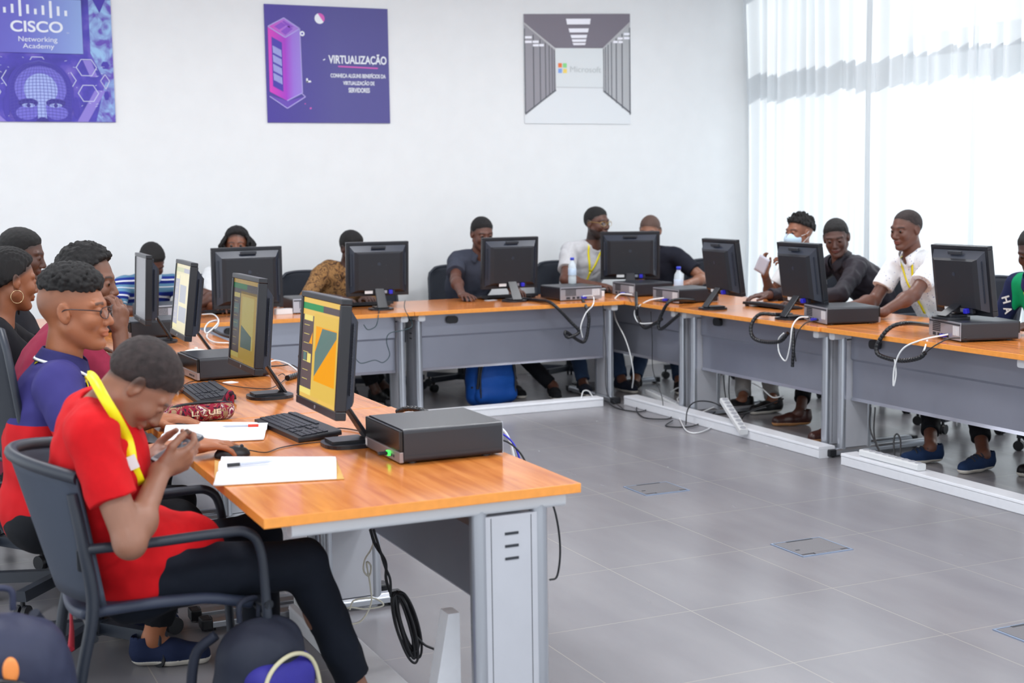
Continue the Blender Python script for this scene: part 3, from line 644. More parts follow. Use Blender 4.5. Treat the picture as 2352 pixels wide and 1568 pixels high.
def make_monitor(kind, label, loc, rz, sc=1.0, tilt=6, z0=.0, lift=0):
    """screen faces +y; base stands on z=0 of its own frame"""
    t = thing('computer_monitor', label, 'monitor', loc, rz, 'black square computer monitors on the tables')
    W, H = .435*sc, .37*sc; zc = .115+lift+H/2
    M = T(0, 0, zc) @ Matrix.Rotation(math.radians(tilt), 4, 'X') @ T(0, 0, 0)
    fr = MB(); b = .019*sc
    fr.box(-W/2, W/2, -.012, .022, -H/2, -H/2+b+.008, M=M).box(-W/2, W/2, -.012, .022, H/2-b, H/2, M=M)
    fr.box(-W/2, -W/2+b, -.012, .022, -H/2+b+.008, H/2-b, M=M).box(W/2-b, W/2, -.012, .022, -H/2+b+.008, H/2-b, M=M)
    fr.box(-W/2+b*.6, W/2-b*.6, -.010, .012, -H/2+b*.6, H/2-b*.6, M=M)
    bez = fr.build('bezel', BZ, t, bevel=.003)
    # screen
    s = MB(); x0, x1, a0, a1 = -W/2+b, W/2-b, -H/2+b+.008, H/2-b; w, h = x1-x0, a1-a0
    # seen from the front (+y) the picture's left is +x
    def q(u0, u1, v0, v1, mi, y=.0165): s.add([(x1-u0*w, y, a1-v1*h), (x1-u1*w, y, a1-v1*h), (x1-u1*w, y, a1-v0*h), (x1-u0*w, y, a1-v0*h)], [(3, 2, 1, 0), (0, 1, 2, 3)], mi, False, M)
    def pp(pts, mi, y): s.add([(x1-u*w, y, a1-v*h) for u, v in pts], [tuple(range(len(pts))), tuple(range(len(pts)))[::-1]], mi, False, M)
    q(0, 1, 0, 1, 0)
    if kind in (1, 2, 3):
        q(0, 1, .05, .115, 1, .0168); q(.55, 1, .05, .115, 2, .0169); q(0, 1, .115, .17, 2, .0168) if kind == 2 else None
        q(0, .31, .17, .93, 2, .0168); q(.04, .28, .17, .225, 6, .017); q(.31, 1, .14, .96, 3, .0168); q(0, .31, .90, .96, 6, .0171)
        if kind == 1:
            q(.38, .93, .26, .80, 4, .0170); pp([(.55, .27), (.93, .27), (.93, .33), (.38, .76), (.38, .52)], 5, .0172)
            q(.06, .14, .55, .64, 5, .017); q(.17, .27, .55, .64, 6, .017); pp([(.2, .45), (.29, .33), (.29, .45)], 4, .017)
        elif kind == 2:
            q(.38, .86, .2, .82, 6, .0170); pp([(.38, .55), (.8, .66), (.8, .82), (.38, .82)], 5, .0172); q(.05, .26, .3, .42, 5, .017); q(.05, .26, .5, .6, 5, .017)
        else:
            q(.36, .8, .3, .56, 5, .0170); q(.36, .9, .62, .84, 5, .0170)
        for k in range(7): q(.05, .2, .27+k*.09, .275+k*.09, 6, .0171)
    s.build('screen', screen_mats(kind), t)
    # back cover: sloped recess and raised centre
    c = MB(); ow, oh, iw, ih = W/2-.004, H/2-.004, W/2*.66, H/2*.78
    cz = -.01*sc
    def ring(w1, h1, y1, z1, w2, h2, y2, z2, mi):
        v = [(-w1, y1, z1-h1), (w1, y1, z1-h1), (w1, y1, z1+h1), (-w1, y1, z1+h1), (-w2, y2, z2-h2), (w2, y2, z2-h2), (w2, y2, z2+h2), (-w2, y2, z2+h2)]
        c.add(v, [(i, 4+i, 4+(i+1) % 4, (i+1) % 4) for i in range(4)], mi, False, M)
    ring(ow, oh, -.0125, 0, ow-.012, oh-.012, -.0125, 0, 0)
    ring(ow-.012, oh-.012, -.0125, 0, ow-.014, oh-.014, -.004, 0, 0)
    ring(ow-.014, oh-.014, -.004, 0, iw+.025, ih*.86+.01, -.045, -.012, 1)
    ring(iw+.025, ih*.86+.01, -.045, -.012, iw, ih*.86, -.058, -.012, 0)
    v = [(-iw, -.058, -.012-ih*.86), (iw, -.058, -.012-ih*.86), (iw, -.058, -.012+ih*.86), (-iw, -.058, -.012+ih*.86)]
    c.add(v, [(0, 1, 2, 3)], 0, False, M)
    bc = c.build('back_cover', [BZ2, BZG], t)
    MB().box(-.05*sc, .05*sc, -.044, -.03, H/2-.042*sc, H/2-.024*sc, M=M).build('grip_slot', SLOT, bc, bevel=.003)
    for sx in (-1, 1):
        for sz in (-1, 1): MB().cyl(M @ Vector((sx*.05, -.0595, -.02+sz*.05)), M @ Vector((sx*.05, -.057, -.02+sz*.05)), .004, n=10).build('mount_screw', SLOT, bc)
    MB().cyl(M @ Vector((0, -.0595, .04)), M @ Vector((0, -.057, .04)), .011, n=20).build('round_emblem', BZG, bc)
    vt = MB()
    for sx in (-1, 1):
        vt = MB(); vt.box(sx*(W/2-.030)-.004, sx*(W/2-.030)+.004, -.0295, -.028, -H*.3, H*.3, M=M)
        for k in range(26): 
            zz = -H*.3+k*H*.6/26; vt.box(sx*(W/2-.030)-.006, sx*(W/2-.030)+.006, -.032, -.0285, zz, zz+.004, M=M)
        vt.build('vent_strip', BZG, bc)
    pz = -H/2+.035
    MB().box(-.10*sc, .11*sc, -.05, -.03, pz-.018, pz+.012, M=M).build('port_recess', SLOT, bc)
    MB().box(-.10*sc, -.045*sc, -.053, -.0495, pz-.012, pz+.008, M=M).build('label_sticker', TAG_W, bc)
    MB().box(.02*sc, .055*sc, -.053, -.0495, pz-.012, pz+.008, M=M).build('metal_port', SIL, bc)
    MB().box(.065*sc, .09*sc, -.075, -.05, pz-.016, pz+.01, M=M).build('video_plug', VGA, bc, bevel=.003)
    # stand
    nk = MB(); p0 = M @ Vector((0, -.05, pz+.03)); 
    nk.add([(-.032, p0.y+.012, p0.z), (.032, p0.y+.012, p0.z), (.036, -.125, .018), (-.036, -.125, .018), (-.032, p0.y, p0.z), (.032, p0.y, p0.z), (.036, -.14, .018), (-.036, -.14, .018)],
        [(0, 1, 2, 3), (7, 6, 5, 4), (0, 4, 5, 1), (1, 5, 6, 2), (2, 6, 7, 3), (3, 7, 4, 0)])
    nk.build('stand_neck', BZ, t, bevel=.004)
    bs = MB(); out = []
    for k in range(36):
        a = 2*PI*k/36; out.append((.085*math.copysign(abs(math.cos(a))**.75, math.cos(a)), -.075+.09*math.copysign(abs(math.sin(a))**.75, math.sin(a))))
    bs.prism(out, 0, .012, 'z'); st = bs.build('stand_base', BZ, t, bevel=.004)
    MB().prism([(-.045, -.005), (.045, -.005), (.05, -.12), (-.05, -.12)][::-1], .0125, .022, 'z').build('base_ridge', BZ, st, bevel=.004)
    MB().cyl(M @ Vector((.0, .0225, -H/2+.014)), M @ Vector((0, .0235, -H/2+.014)), .006, n=16).build('front_emblem', SIL, bez)
    return t
make_monitor(1, 'nearest monitor, showing a yellow and orange picture, beside the large computer case', (1.265, 4.213, .74), math.radians(90), tilt=5)
make_monitor(2, 'second monitor of the left row, dim yellow screen, standing right of its computer case', (1.305, 5.36, .74), math.radians(90), tilt=5)
make_monitor(3, 'third monitor of the left row, pale screen, above the white cloth cap', (1.33, 6.72, .74), math.radians(88), tilt=7)
make_monitor(4, 'farthest monitor of the left row with a blank grey screen', (1.30, 7.66, .74), math.radians(88), tilt=3)
P5 = make_monitor(0, 'large monitor seen from behind, hiding the lower face of the long-haired woman', (2.19, 8.98, .74), math.radians(3), sc=1.08, tilt=1, lift=-.062)
P6 = make_monitor(0, 'monitor seen from behind in front of the brown patterned shirt', (3.10, 9.02, .74), math.radians(-6), sc=1.0, tilt=5, lift=-.025)
def mon(x, y, deg, label, z=.74):
    return dup(P6, (x, y, z), math.radians(deg), label)
mon(4.14, 9.12, -2, 'monitor seen from behind in front of the man in the grey polo')
mon(5.285, 9.39, -28, 'monitor seen from behind at the far corner, between the two water bottles', .745).scale = (1.05, 1.05, 1.0)
P7 = make_monitor(0, 'thin-looking monitor seen obliquely from behind, alone near the curtain corner', (5.04, 7.72, .74), math.radians(-93), tilt=8, lift=-.025)
dup(P7, (5.06, 6.89, .74), math.radians(-92), 'monitor seen from behind in front of the man in the black jacket')
make_monitor(0, 'monitor seen from behind at the right, between the white shirt and the green shirt', (5.13, 5.595, .843), math.radians(-91), sc=.98, tilt=8, lift=-.097)

# ---------------------------------------------------------------- computer cases
CASE = mat('charcoal_computer_case', (34, 36, 44), .36, bump=.1, bscale=500); CASEF = mat('glossy_black_front', (14, 15, 18), .2); STRIP = mat('brushed_strip', (150, 140, 142), .35, metal=.5)
def make_case(label, loc, rz, w=.34, d=.33, h=.10):
    """rear faces -y, front faces +y; origin at the centre of the base"""
    t = thing('desktop_computer', label, 'desktop computer', loc, rz, 'black desktop computer cases lying flat on the tables')
    b = MB(); b.prism([(z, x) for x, z in rrect(w, h-.006, .012, 0, h/2+.003)], -d/2+.004, d/2-.012, 'y', smooth=False)
    b.build('case', CASE, t, bevel=.0025)
    for sx in (-1, 1):
        MB().box(sx*(w/2+.0004)-.0004, sx*(w/2+.0004)+.0004, -d/2+.01, d/2-.02, .026, .0275).build('seam', SLOT, t)
    for sx in (-1, 1):
        for sy in (-1, 1): MB().cyl((sx*.13, sy*.12, 0), (sx*.13, sy*.12, .006), .014, n=10).build('rubber_foot', BLACKP, t)
    f = MB(); f.box(-w/2+.003, w/2-.003, d/2-.012, d/2, .038, h-.003); f.build('front_panel', CASEF, t, bevel=.003)
    s = MB(); s.box(-w/2+.003, w/2-.003, d/2-.012, d/2+.001, .006, .038); st = s.build('front_strip', STRIP, t, bevel=.002)
    for k in range(5): MB().box(-w/2+.05+k*.018, -w/2+.06+k*.018, d/2+.0005, d/2+.002, .016, .024).build('front_port', SLOT, st)
    MB().box(w/2-.02, w/2-.004, d/2-.006, d/2+.0014, .012, .034).build('end_badge', TAG_W, st)
    # rear
    r = MB(); r.box(-w/2+.003, w/2-.003, -d/2, -d/2+.004, .006, h-.002); rp = r.build('rear_panel', SIL, t, bevel=.001)
    g = MB()
    for i in range(9):
        for j in range(5): g.box(-w/2+.045+i*.0095, -w/2+.052+i*.0095, -d/2-.001, -d/2+.0005, .035+j*.0095, .042+j*.0095)
    g.build('vent_grid', SLOT, rp)
    MB().box(-w/2+.008, w/2-.008, -d/2-.0015, -d/2, h-.018, h-.010).build('top_lip', SLOT, rp)
    for k in range(4): MB().box(w/2-.02-k*.016-.012, w/2-.02-k*.016, -d/2-.0015, -d/2, .03, h-.022).build('slot_cover', WHITEBAR, rp)
    for x, w_ in ((-.12, .03), (-.07, .02), (-.035, .02), (.0, .016), (.03, .016)): MB().box(x, x+w_, -d/2-.002, -d/2, .012, .028).build('rear_port', SLOT, rp)
    MB().box(.0, .03, -d/2-.03, -d/2-.001, .012, .028).build('video_plug', VGA, rp, bevel=.003)
    return t
C0 = make_case('largest and nearest computer case, black, on the near table corner', (1.535, 3.975, .74), math.radians(90), w=.322, d=.335, h=.105)
mm = MB().box(.1625, .163, -.13, -.075, .024, .032); mm.build('side_badge', TAG_W, C0)
us = MB().box(-.075, -.06, .17, .205, .018, .028); us.build('usb_stick', BLACKP, C0, bevel=.003)
MB().box(-.077, -.058, .168, .176, .016, .030).build('green_light', mat('green_led', (60, 230, 80), .3, emit=1.2), C0)
K = make_case('black computer case left of the second monitor on the left row', (1.375, 6.13, .74), math.radians(93))
dup(K, (1.42, 8.06, .74), math.radians(88), 'dark computer case behind the third monitor, left row near the corner')
dup(K, (1.10, 8.55, .74), math.radians(85), 'dark computer case at far left, beside the blank-screen monitor')
dup(K, (1.68, 9.12, .74), math.radians(8), 'computer case turned to show its silver back, in front of the striped shirt')
dup(K, (2.665, 9.12, .74), math.radians(-4), 'computer case left of the patterned-shirt man, silver back toward the aisle')
dup(K, (4.585, 9.03, .74), 0, 'computer case on the back table under the left water bottle, silver back showing')
dup(K, (5.20, 9.05, .74), -PI/2, 'computer case at the corner farther back, under the monitor between the bottles')
dup(K, (5.15, 8.36, .74), -PI/2+.02, 'computer case at the corner beneath the right water bottle')
dup(K, (5.135, 6.60, .74), math.radians(-104), 'computer case in front of the man in the black jacket')
dup(K, (5.15, 5.53, .742), math.radians(-104), 'computer case by the right edge, under the rightmost monitor')

# ---------------------------------------------------------------- figures: smooth-blended solids turned into one continuous surface
def nrm(v): v = np.asarray(v, float); return v/max(np.linalg.norm(v), 1e-9)
def wob(P, f, seed=0, warp=1.2):
    x, y, z = P[..., 0]*f, P[..., 1]*f, P[..., 2]*f
    a = seed*1.7
    x2 = x + warp*np.sin(.7*y+.4*z+a); y2 = y + warp*np.sin(.6*z-.5*x+2*a); z2 = z + warp*np.sin(.8*x+.3*y+3*a)
    return np.sin(x2+.3*y2)*.5+np.sin(y2*1.3-.4*z2+a)*.3+np.sin(z2*1.1+.5*x2+2.1)*.3
class SDF:
    def __init__(s, vox): s.v = vox; s.p = []
    def rc(s, a, b, ra, rb=None, k=.02, sub=False, cut=None):
        a = np.array(a, float); b = np.array(b, float); rb = ra if rb is None else rb; r = max(ra, rb)
        s.p.append(('rc', np.minimum(a, b)-r, np.maximum(a, b)+r, k, sub, (a, b, ra, rb, cut))); return s
    def el(s, c, r, R=None, k=.02, sub=False):
        c = np.array(c, float); r = np.array(r, float); R = np.eye(3) if R is None else np.array(R)
        e = np.sqrt(((R*r)**2).sum(1)); s.p.append(('el', c-e, c+e, k, sub, (c, r, R))); return s
    def fn(s, f, lo, hi, k=.01, sub=False): s.p.append(('fn', np.array(lo, float), np.array(hi, float), k, sub, f)); return s
    def build_field(s):
        add = [p for p in s.p if not p[4]]; h = s.v
        lo = np.min([p[1] for p in add], 0)-3*h-.01; hi = np.max([p[2] for p in add], 0)+3*h+.01
        n = np.ceil((hi-lo)/h).astype(int)+1; D = np.full(n, .5, np.float32)
        ax = [(lo[i]+h*np.arange(n[i])).astype(np.float32) for i in range(3)]
        for kind, l, u, k, sub, q in s.p:
            m = k+2*h; i0 = np.clip(np.floor((l-m-lo)/h).astype(int), 0, n); i1 = np.clip(np.ceil((u+m-lo)/h).astype(int)+1, 0, n)
            if (i1 <= i0).any(): continue
            W = D[i0[0]:i1[0], i0[1]:i1[1], i0[2]:i1[2]]
            X = ax[0][i0[0]:i1[0], None, None]; Y = ax[1][None, i0[1]:i1[1], None]; Z = ax[2][None, None, i0[2]:i1[2]]
            if kind == 'rc':
                a, b, ra, rb, cut = q; ba = b-a; bb = max(ba@ba, 1e-9); X1, Y1, Z1 = X-a[0], Y-a[1], Z-a[2]
                t = np.clip((X1*ba[0]+Y1*ba[1]+Z1*ba[2])/bb, 0, 1)
                d = np.sqrt((X1-t*ba[0])**2+(Y1-t*ba[1])**2+(Z1-t*ba[2])**2)-(ra+(rb-ra)*t)
                if cut is not None:
                    c0, cn = cut; d = np.maximum(d, (X-c0[0])*cn[0]+(Y-c0[1])*cn[1]+(Z-c0[2])*cn[2])
            elif kind == 'el':
                c, r, R = q; X1, Y1, Z1 = X-c[0], Y-c[1], Z-c[2]
                e = [(X1*R[0, i]+Y1*R[1, i]+Z1*R[2, i])/r[i] for i in range(3)]
                k0 = np.sqrt(e[0]**2+e[1]**2+e[2]**2); k1 = np.sqrt((e[0]/r[0])**2+(e[1]/r[1])**2+(e[2]/r[2])**2)+1e-6
                d = k0*(k0-1)/k1
                d = np.where(k0 < .2, -r.min(), d)
            else:
                P = np.stack(np.broadcast_arrays(X, Y, Z), -1); d = q(P)
            if sub:
                hh = np.maximum(k-np.abs(W+d), 0)/k; W[...] = np.maximum(W, -d)+hh*hh*k*.25
            else:
                hh = np.maximum(k-np.abs(W-d), 0)/k; W[...] = np.minimum(W, d)-hh*hh*k*.25
        s.D = D; s.lo = lo; return s
    def post(s, f, band=.03):
        I = np.nonzero(np.abs(s.D) < band); P = np.stack(I, -1)*s.v+s.lo; s.D[I] = f(P, s.D[I]).astype(np.float32); return s
    def sample(s, P):
        i = np.round((np.asarray(P)-s.lo)/s.v).astype(int)
        if (i < 0).any() or (i >= np.array(s.D.shape)).any(): return .5
        return float(s.D[tuple(i)])
    def hit(s, P, d, far=.5):
        P = np.array(P, float); d = nrm(d)
        for k in range(int(far/.003)):
            if s.sample(P+d*k*.003) < 0: return P+d*k*.003
        return P+d*far*.5
    def mesh(s):
        D, h = s.D, s.v; Sg = D < 0
        c = np.zeros(tuple(np.array(D.shape)-1), np.uint8)
        for i in (0, 1):
            for j in (0, 1):
                for k in (0, 1): c += Sg[i:Sg.shape[0]-1+i, j:Sg.shape[1]-1+j, k:Sg.shape[2]-1+k]
        act = (c > 0) & (c < 8); I = np.argwhere(act); N = len(I)
        ids = np.full(c.shape, -1, np.int32); ids[act] = np.arange(N)
        cs = [(i, j, k) for i in (0, 1) for j in (0, 1) for k in (0, 1)]
        V = {q: D[I[:, 0]+q[0], I[:, 1]+q[1], I[:, 2]+q[2]] for q in cs}
        acc = np.zeros((N, 3)); cnt = np.zeros(N)
        for a in cs:
            for axx in range(3):
                if a[axx] == 1: continue
                b = list(a); b[axx] = 1; b = tuple(b); va, vb = V[a], V[b]; m = (va < 0) != (vb < 0)
                t = np.where(m, va/np.where(m, va-vb, 1), 0); p = np.array(a, float)[None, :].repeat(N, 0); p[:, axx] += t
                acc += p*m[:, None]; cnt += m
        P = (I+acc/np.maximum(cnt, 1)[:, None])*h+s.lo
        F = []
        for axx in range(3):
            o1, o2 = (axx+1) % 3, (axx+2) % 3
            sl = [slice(1, -1)]*3; sa = list(sl); sb = list(sl); sa[axx] = slice(0, -1); sb[axx] = slice(1, None)
            A = Sg[tuple(sa)]; B = Sg[tuple(sb)]; E = np.argwhere(A != B); ins = A[tuple(E.T)]
            off = np.array([1, 1, 1]); off[axx] = 0; E = E+off
            def g(d1, d2):
                q = E.copy(); q[:, o1] += d1; q[:, o2] += d2; return ids[q[:, 0], q[:, 1], q[:, 2]]
            Q = np.stack([g(-1, -1), g(0, -1), g(0, 0), g(-1, 0)], 1); Q[~ins] = Q[~ins][:, ::-1]; F.append(Q)
        F = np.concatenate(F); F = F[(F >= 0).all(1)]
        return P, F
    def obj(s, name, mats, parent, origin, tint=None, mi=None):
        P, F = s.mesh(); me = bpy.data.meshes.new(name)
        me.vertices.add(len(P)); me.vertices.foreach_set('co', (P-np.array(origin)).astype(np.float32).ravel())
        me.loops.add(F.size); me.loops.foreach_set('vertex_index', F.astype(np.int32).ravel())
        me.polygons.add(len(F)); me.polygons.foreach_set('loop_start', np.arange(0, F.size, 4, dtype=np.int32)); me.polygons.foreach_set('loop_total', np.full(len(F), 4, np.int32))
        me.update(calc_edges=True); me.polygons.foreach_set('use_smooth', np.ones(len(F), bool))
        for m in (mats if isinstance(mats, (list, tuple)) else [mats]): me.materials.append(m)
        if tint is not None:
            ca = me.color_attributes.new('tint', 'FLOAT_COLOR', 'POINT'); C = np.ones((len(P), 4), np.float32); C[:, :3] = tint(P); ca.data.foreach_set('color', C.ravel())
        if mi is not None: me.polygons.foreach_set('material_index', mi(P[F].mean(1)).astype(np.int32))
        me.update(); o = bpy.data.objects.new(name, me); COL.objects.link(o)
        if parent is not None: o.parent = parent
        return o

SKIN = mat('skin', (255, 255, 255), .48, noise=.05, nscale=25, attr=True, bump=.15, bscale=300)
EYEW = mat('eye_white', (205, 198, 190), .25); EYED = mat('eye_iris', (30, 18, 14), .15)
HAIR = mat('black_hair', (16, 14, 16), .75, bump=1.0, bscale=700, noise=.3, nscale=300); HAIRB = mat('faded_hair', (44, 34, 34), .8, bump=1.0, bscale=500, noise=.45, nscale=60)
LEATHER = mat('brown_shoe_leather', (62, 34, 30), .35); SOLE = mat('tan_sole', (196, 140, 92), .5); WSOLE = mat('white_sole', (214, 208, 198), .5)
YEL = mat('yellow_lanyard_ribbon', (244, 226, 10), .45)
def cloth(name, col, pattern=None, rough=.85):
    if name in MATS: return MATS[name]
    m = mat(name, col, rough, noise=.04, nscale=60, bump=.25, bscale=800, spec=.25)
    if pattern: pattern(m)
    return m
def ramp_pattern(axis_expr, stops, scale=1.0, off=0.0, interp='CONSTANT'):
    def f(m):
        nt = m.node_tree; N = nt.nodes; L = nt.links; b = N['Principled BSDF']
        tc = N.new('ShaderNodeTexCoord'); dp = N.new('ShaderNodeVectorMath'); dp.operation = 'DOT_PRODUCT'; dp.inputs[1].default_value = axis_expr
        L.new(tc.outputs['Object'], dp.inputs[0]); m1 = N.new('ShaderNodeMath'); m1.operation = 'MULTIPLY_ADD'; m1.inputs[1].default_value = scale; m1.inputs[2].default_value = off
        L.new(dp.outputs['Value'], m1.inputs[0]); fr = N.new('ShaderNodeMath'); fr.operation = 'FRACT'; L.new(m1.outputs[0], fr.inputs[0])
        cr = N.new('ShaderNodeValToRGB'); cr.color_ramp.interpolation = interp; L.new(fr.outputs[0], cr.inputs[0]); e = cr.color_ramp.elements
        while len(e) < len(stops): e.new(.5)
        for i, (p, c) in enumerate(stops): e[i].position = p; e[i].color = (*rgb(*c), 1)
        L.new(cr.outputs[0], b.inputs['Base Color'])
    return f
def noise_pattern(stops, scale, distortion=0, detail=4, kind='noise', interp='CONSTANT'):
    def f(m):
        nt = m.node_tree; N = nt.nodes; L = nt.links; b = N['Principled BSDF']; tc = N.new('ShaderNodeTexCoord')
        if kind == 'noise':
            n = N.new('ShaderNodeTexNoise'); n.inputs['Scale'].default_value = scale; n.inputs['Distortion'].default_value = distortion; n.inputs['Detail'].default_value = detail; out = n.outputs['Fac']
        elif kind == 'wave':
            n = N.new('ShaderNodeTexWave'); n.inputs['Scale'].default_value = scale; n.inputs['Distortion'].default_value = distortion; n.inputs['Detail'].default_value = detail; out = n.outputs['Fac']
        else:
            n = N.new('ShaderNodeTexVoronoi'); n.inputs['Scale'].default_value = scale; out = n.outputs['Distance']
        L.new(tc.outputs['Object'], n.inputs['Vector']); cr = N.new('ShaderNodeValToRGB'); cr.color_ramp.interpolation = interp; L.new(out, cr.inputs[0]); e = cr.color_ramp.elements
        while len(e) < len(stops): e.new(.5)
        for i, (p, c) in enumerate(stops): e[i].position = p; e[i].color = (*rgb(*c), 1)
        L.new(cr.outputs[0], b.inputs['Base Color'])
    return f

def ik(S0, W, l1, l2, hint):
    S0 = np.array(S0, float); W = np.array(W, float); v = W-S0; d = np.linalg.norm(v); 
    if d > (l1+l2)*.995: W = S0+v/d*(l1+l2)*.995; v = W-S0; d = np.linalg.norm(v)
    u = v/d; a = (l1*l1-l2*l2+d*d)/(2*d); h = math.sqrt(max(l1*l1-a*a, 0)); hv = np.array(hint, float); hv = nrm(hv-u*(hv@u))
    return S0+u*a+hv*h, W

def add_hand(s, wr, d, n, side, curl=.35, spread=.2, sc=1.0, thumb=.5, k=.004, curls=None):
    """d: direction of the fingers, n: out of the palm, side: +1 left hand, -1 right hand"""
    d = nrm(d); n = np.array(n, float); n = nrm(n-d*(n@d)); t = np.cross(-n, d)*(-side)   # t points to the thumb
    wr = np.array(wr, float); P = lambda a, b, c: wr+sc*(a*d+b*t+c*n)
    s.el(P(.045, .0, 0), np.array([.052, .040, .017])*sc, np.stack([d, t, n], 1), k=.012)
    s.rc(P(-.01, .0, 0), P(.03, .004, 0), .024*sc, .022*sc, k=.015); s.rc(P(.02, .02, .003), P(.055, .026, .006), .017*sc, .014*sc, k=.01)
    for i in range(4):
        b = .030-.0205*i; L_ = (.074, .082, .077, .060)[i]*sc; c = (curls[i] if curls else curl*(1+.12*i)); ang = c*.55; sp = (1.5-i)*spread*.16
        p = P(.083-.004*abs(i-1)-.005*(i == 3), b, 0); r = (.0092, .0095, .009, .008)[i]*sc
        s.rc(P(.05, b*.8, 0), p, r*1.15, r*1.08, k=.008)
        for j, f in enumerate((.45, .31, .24)):
            dd = nrm(math.cos(ang)*d+math.sin(ang)*n+sp*t); q = p+dd*L_*f; s.rc(p, q, r*(1-.07*j), r*(.95-.08*j), k=k); p = q; ang += c*.9
    dd = nrm(.62*d+.75*t+.25*thumb*n); p = P(.018, .024, .004); q = p+dd*.042*sc; s.rc(p, q, .0135*sc, .011*sc, k=.01)
    d2 = nrm(.9*d+.30*t+.45*thumb*n); r_ = q+d2*.032*sc; s.rc(q, r_, .0108*sc, .0098*sc, k=.004); s.rc(r_, r_+nrm(.95*d+.1*t+.5*thumb*n)*.024*sc, .0098*sc, .008*sc, k=.004)

def head_frame(yaw, pitch, roll):
    y, p, r = map(math.radians, (yaw, pitch, roll))
    return np.array(Matrix.Rotation(y, 3, 'Z') @ Matrix.Rotation(p, 3, 'Y') @ Matrix.Rotation(r, 3, 'X'))   # columns: front, left, up; pitch > 0 looks down

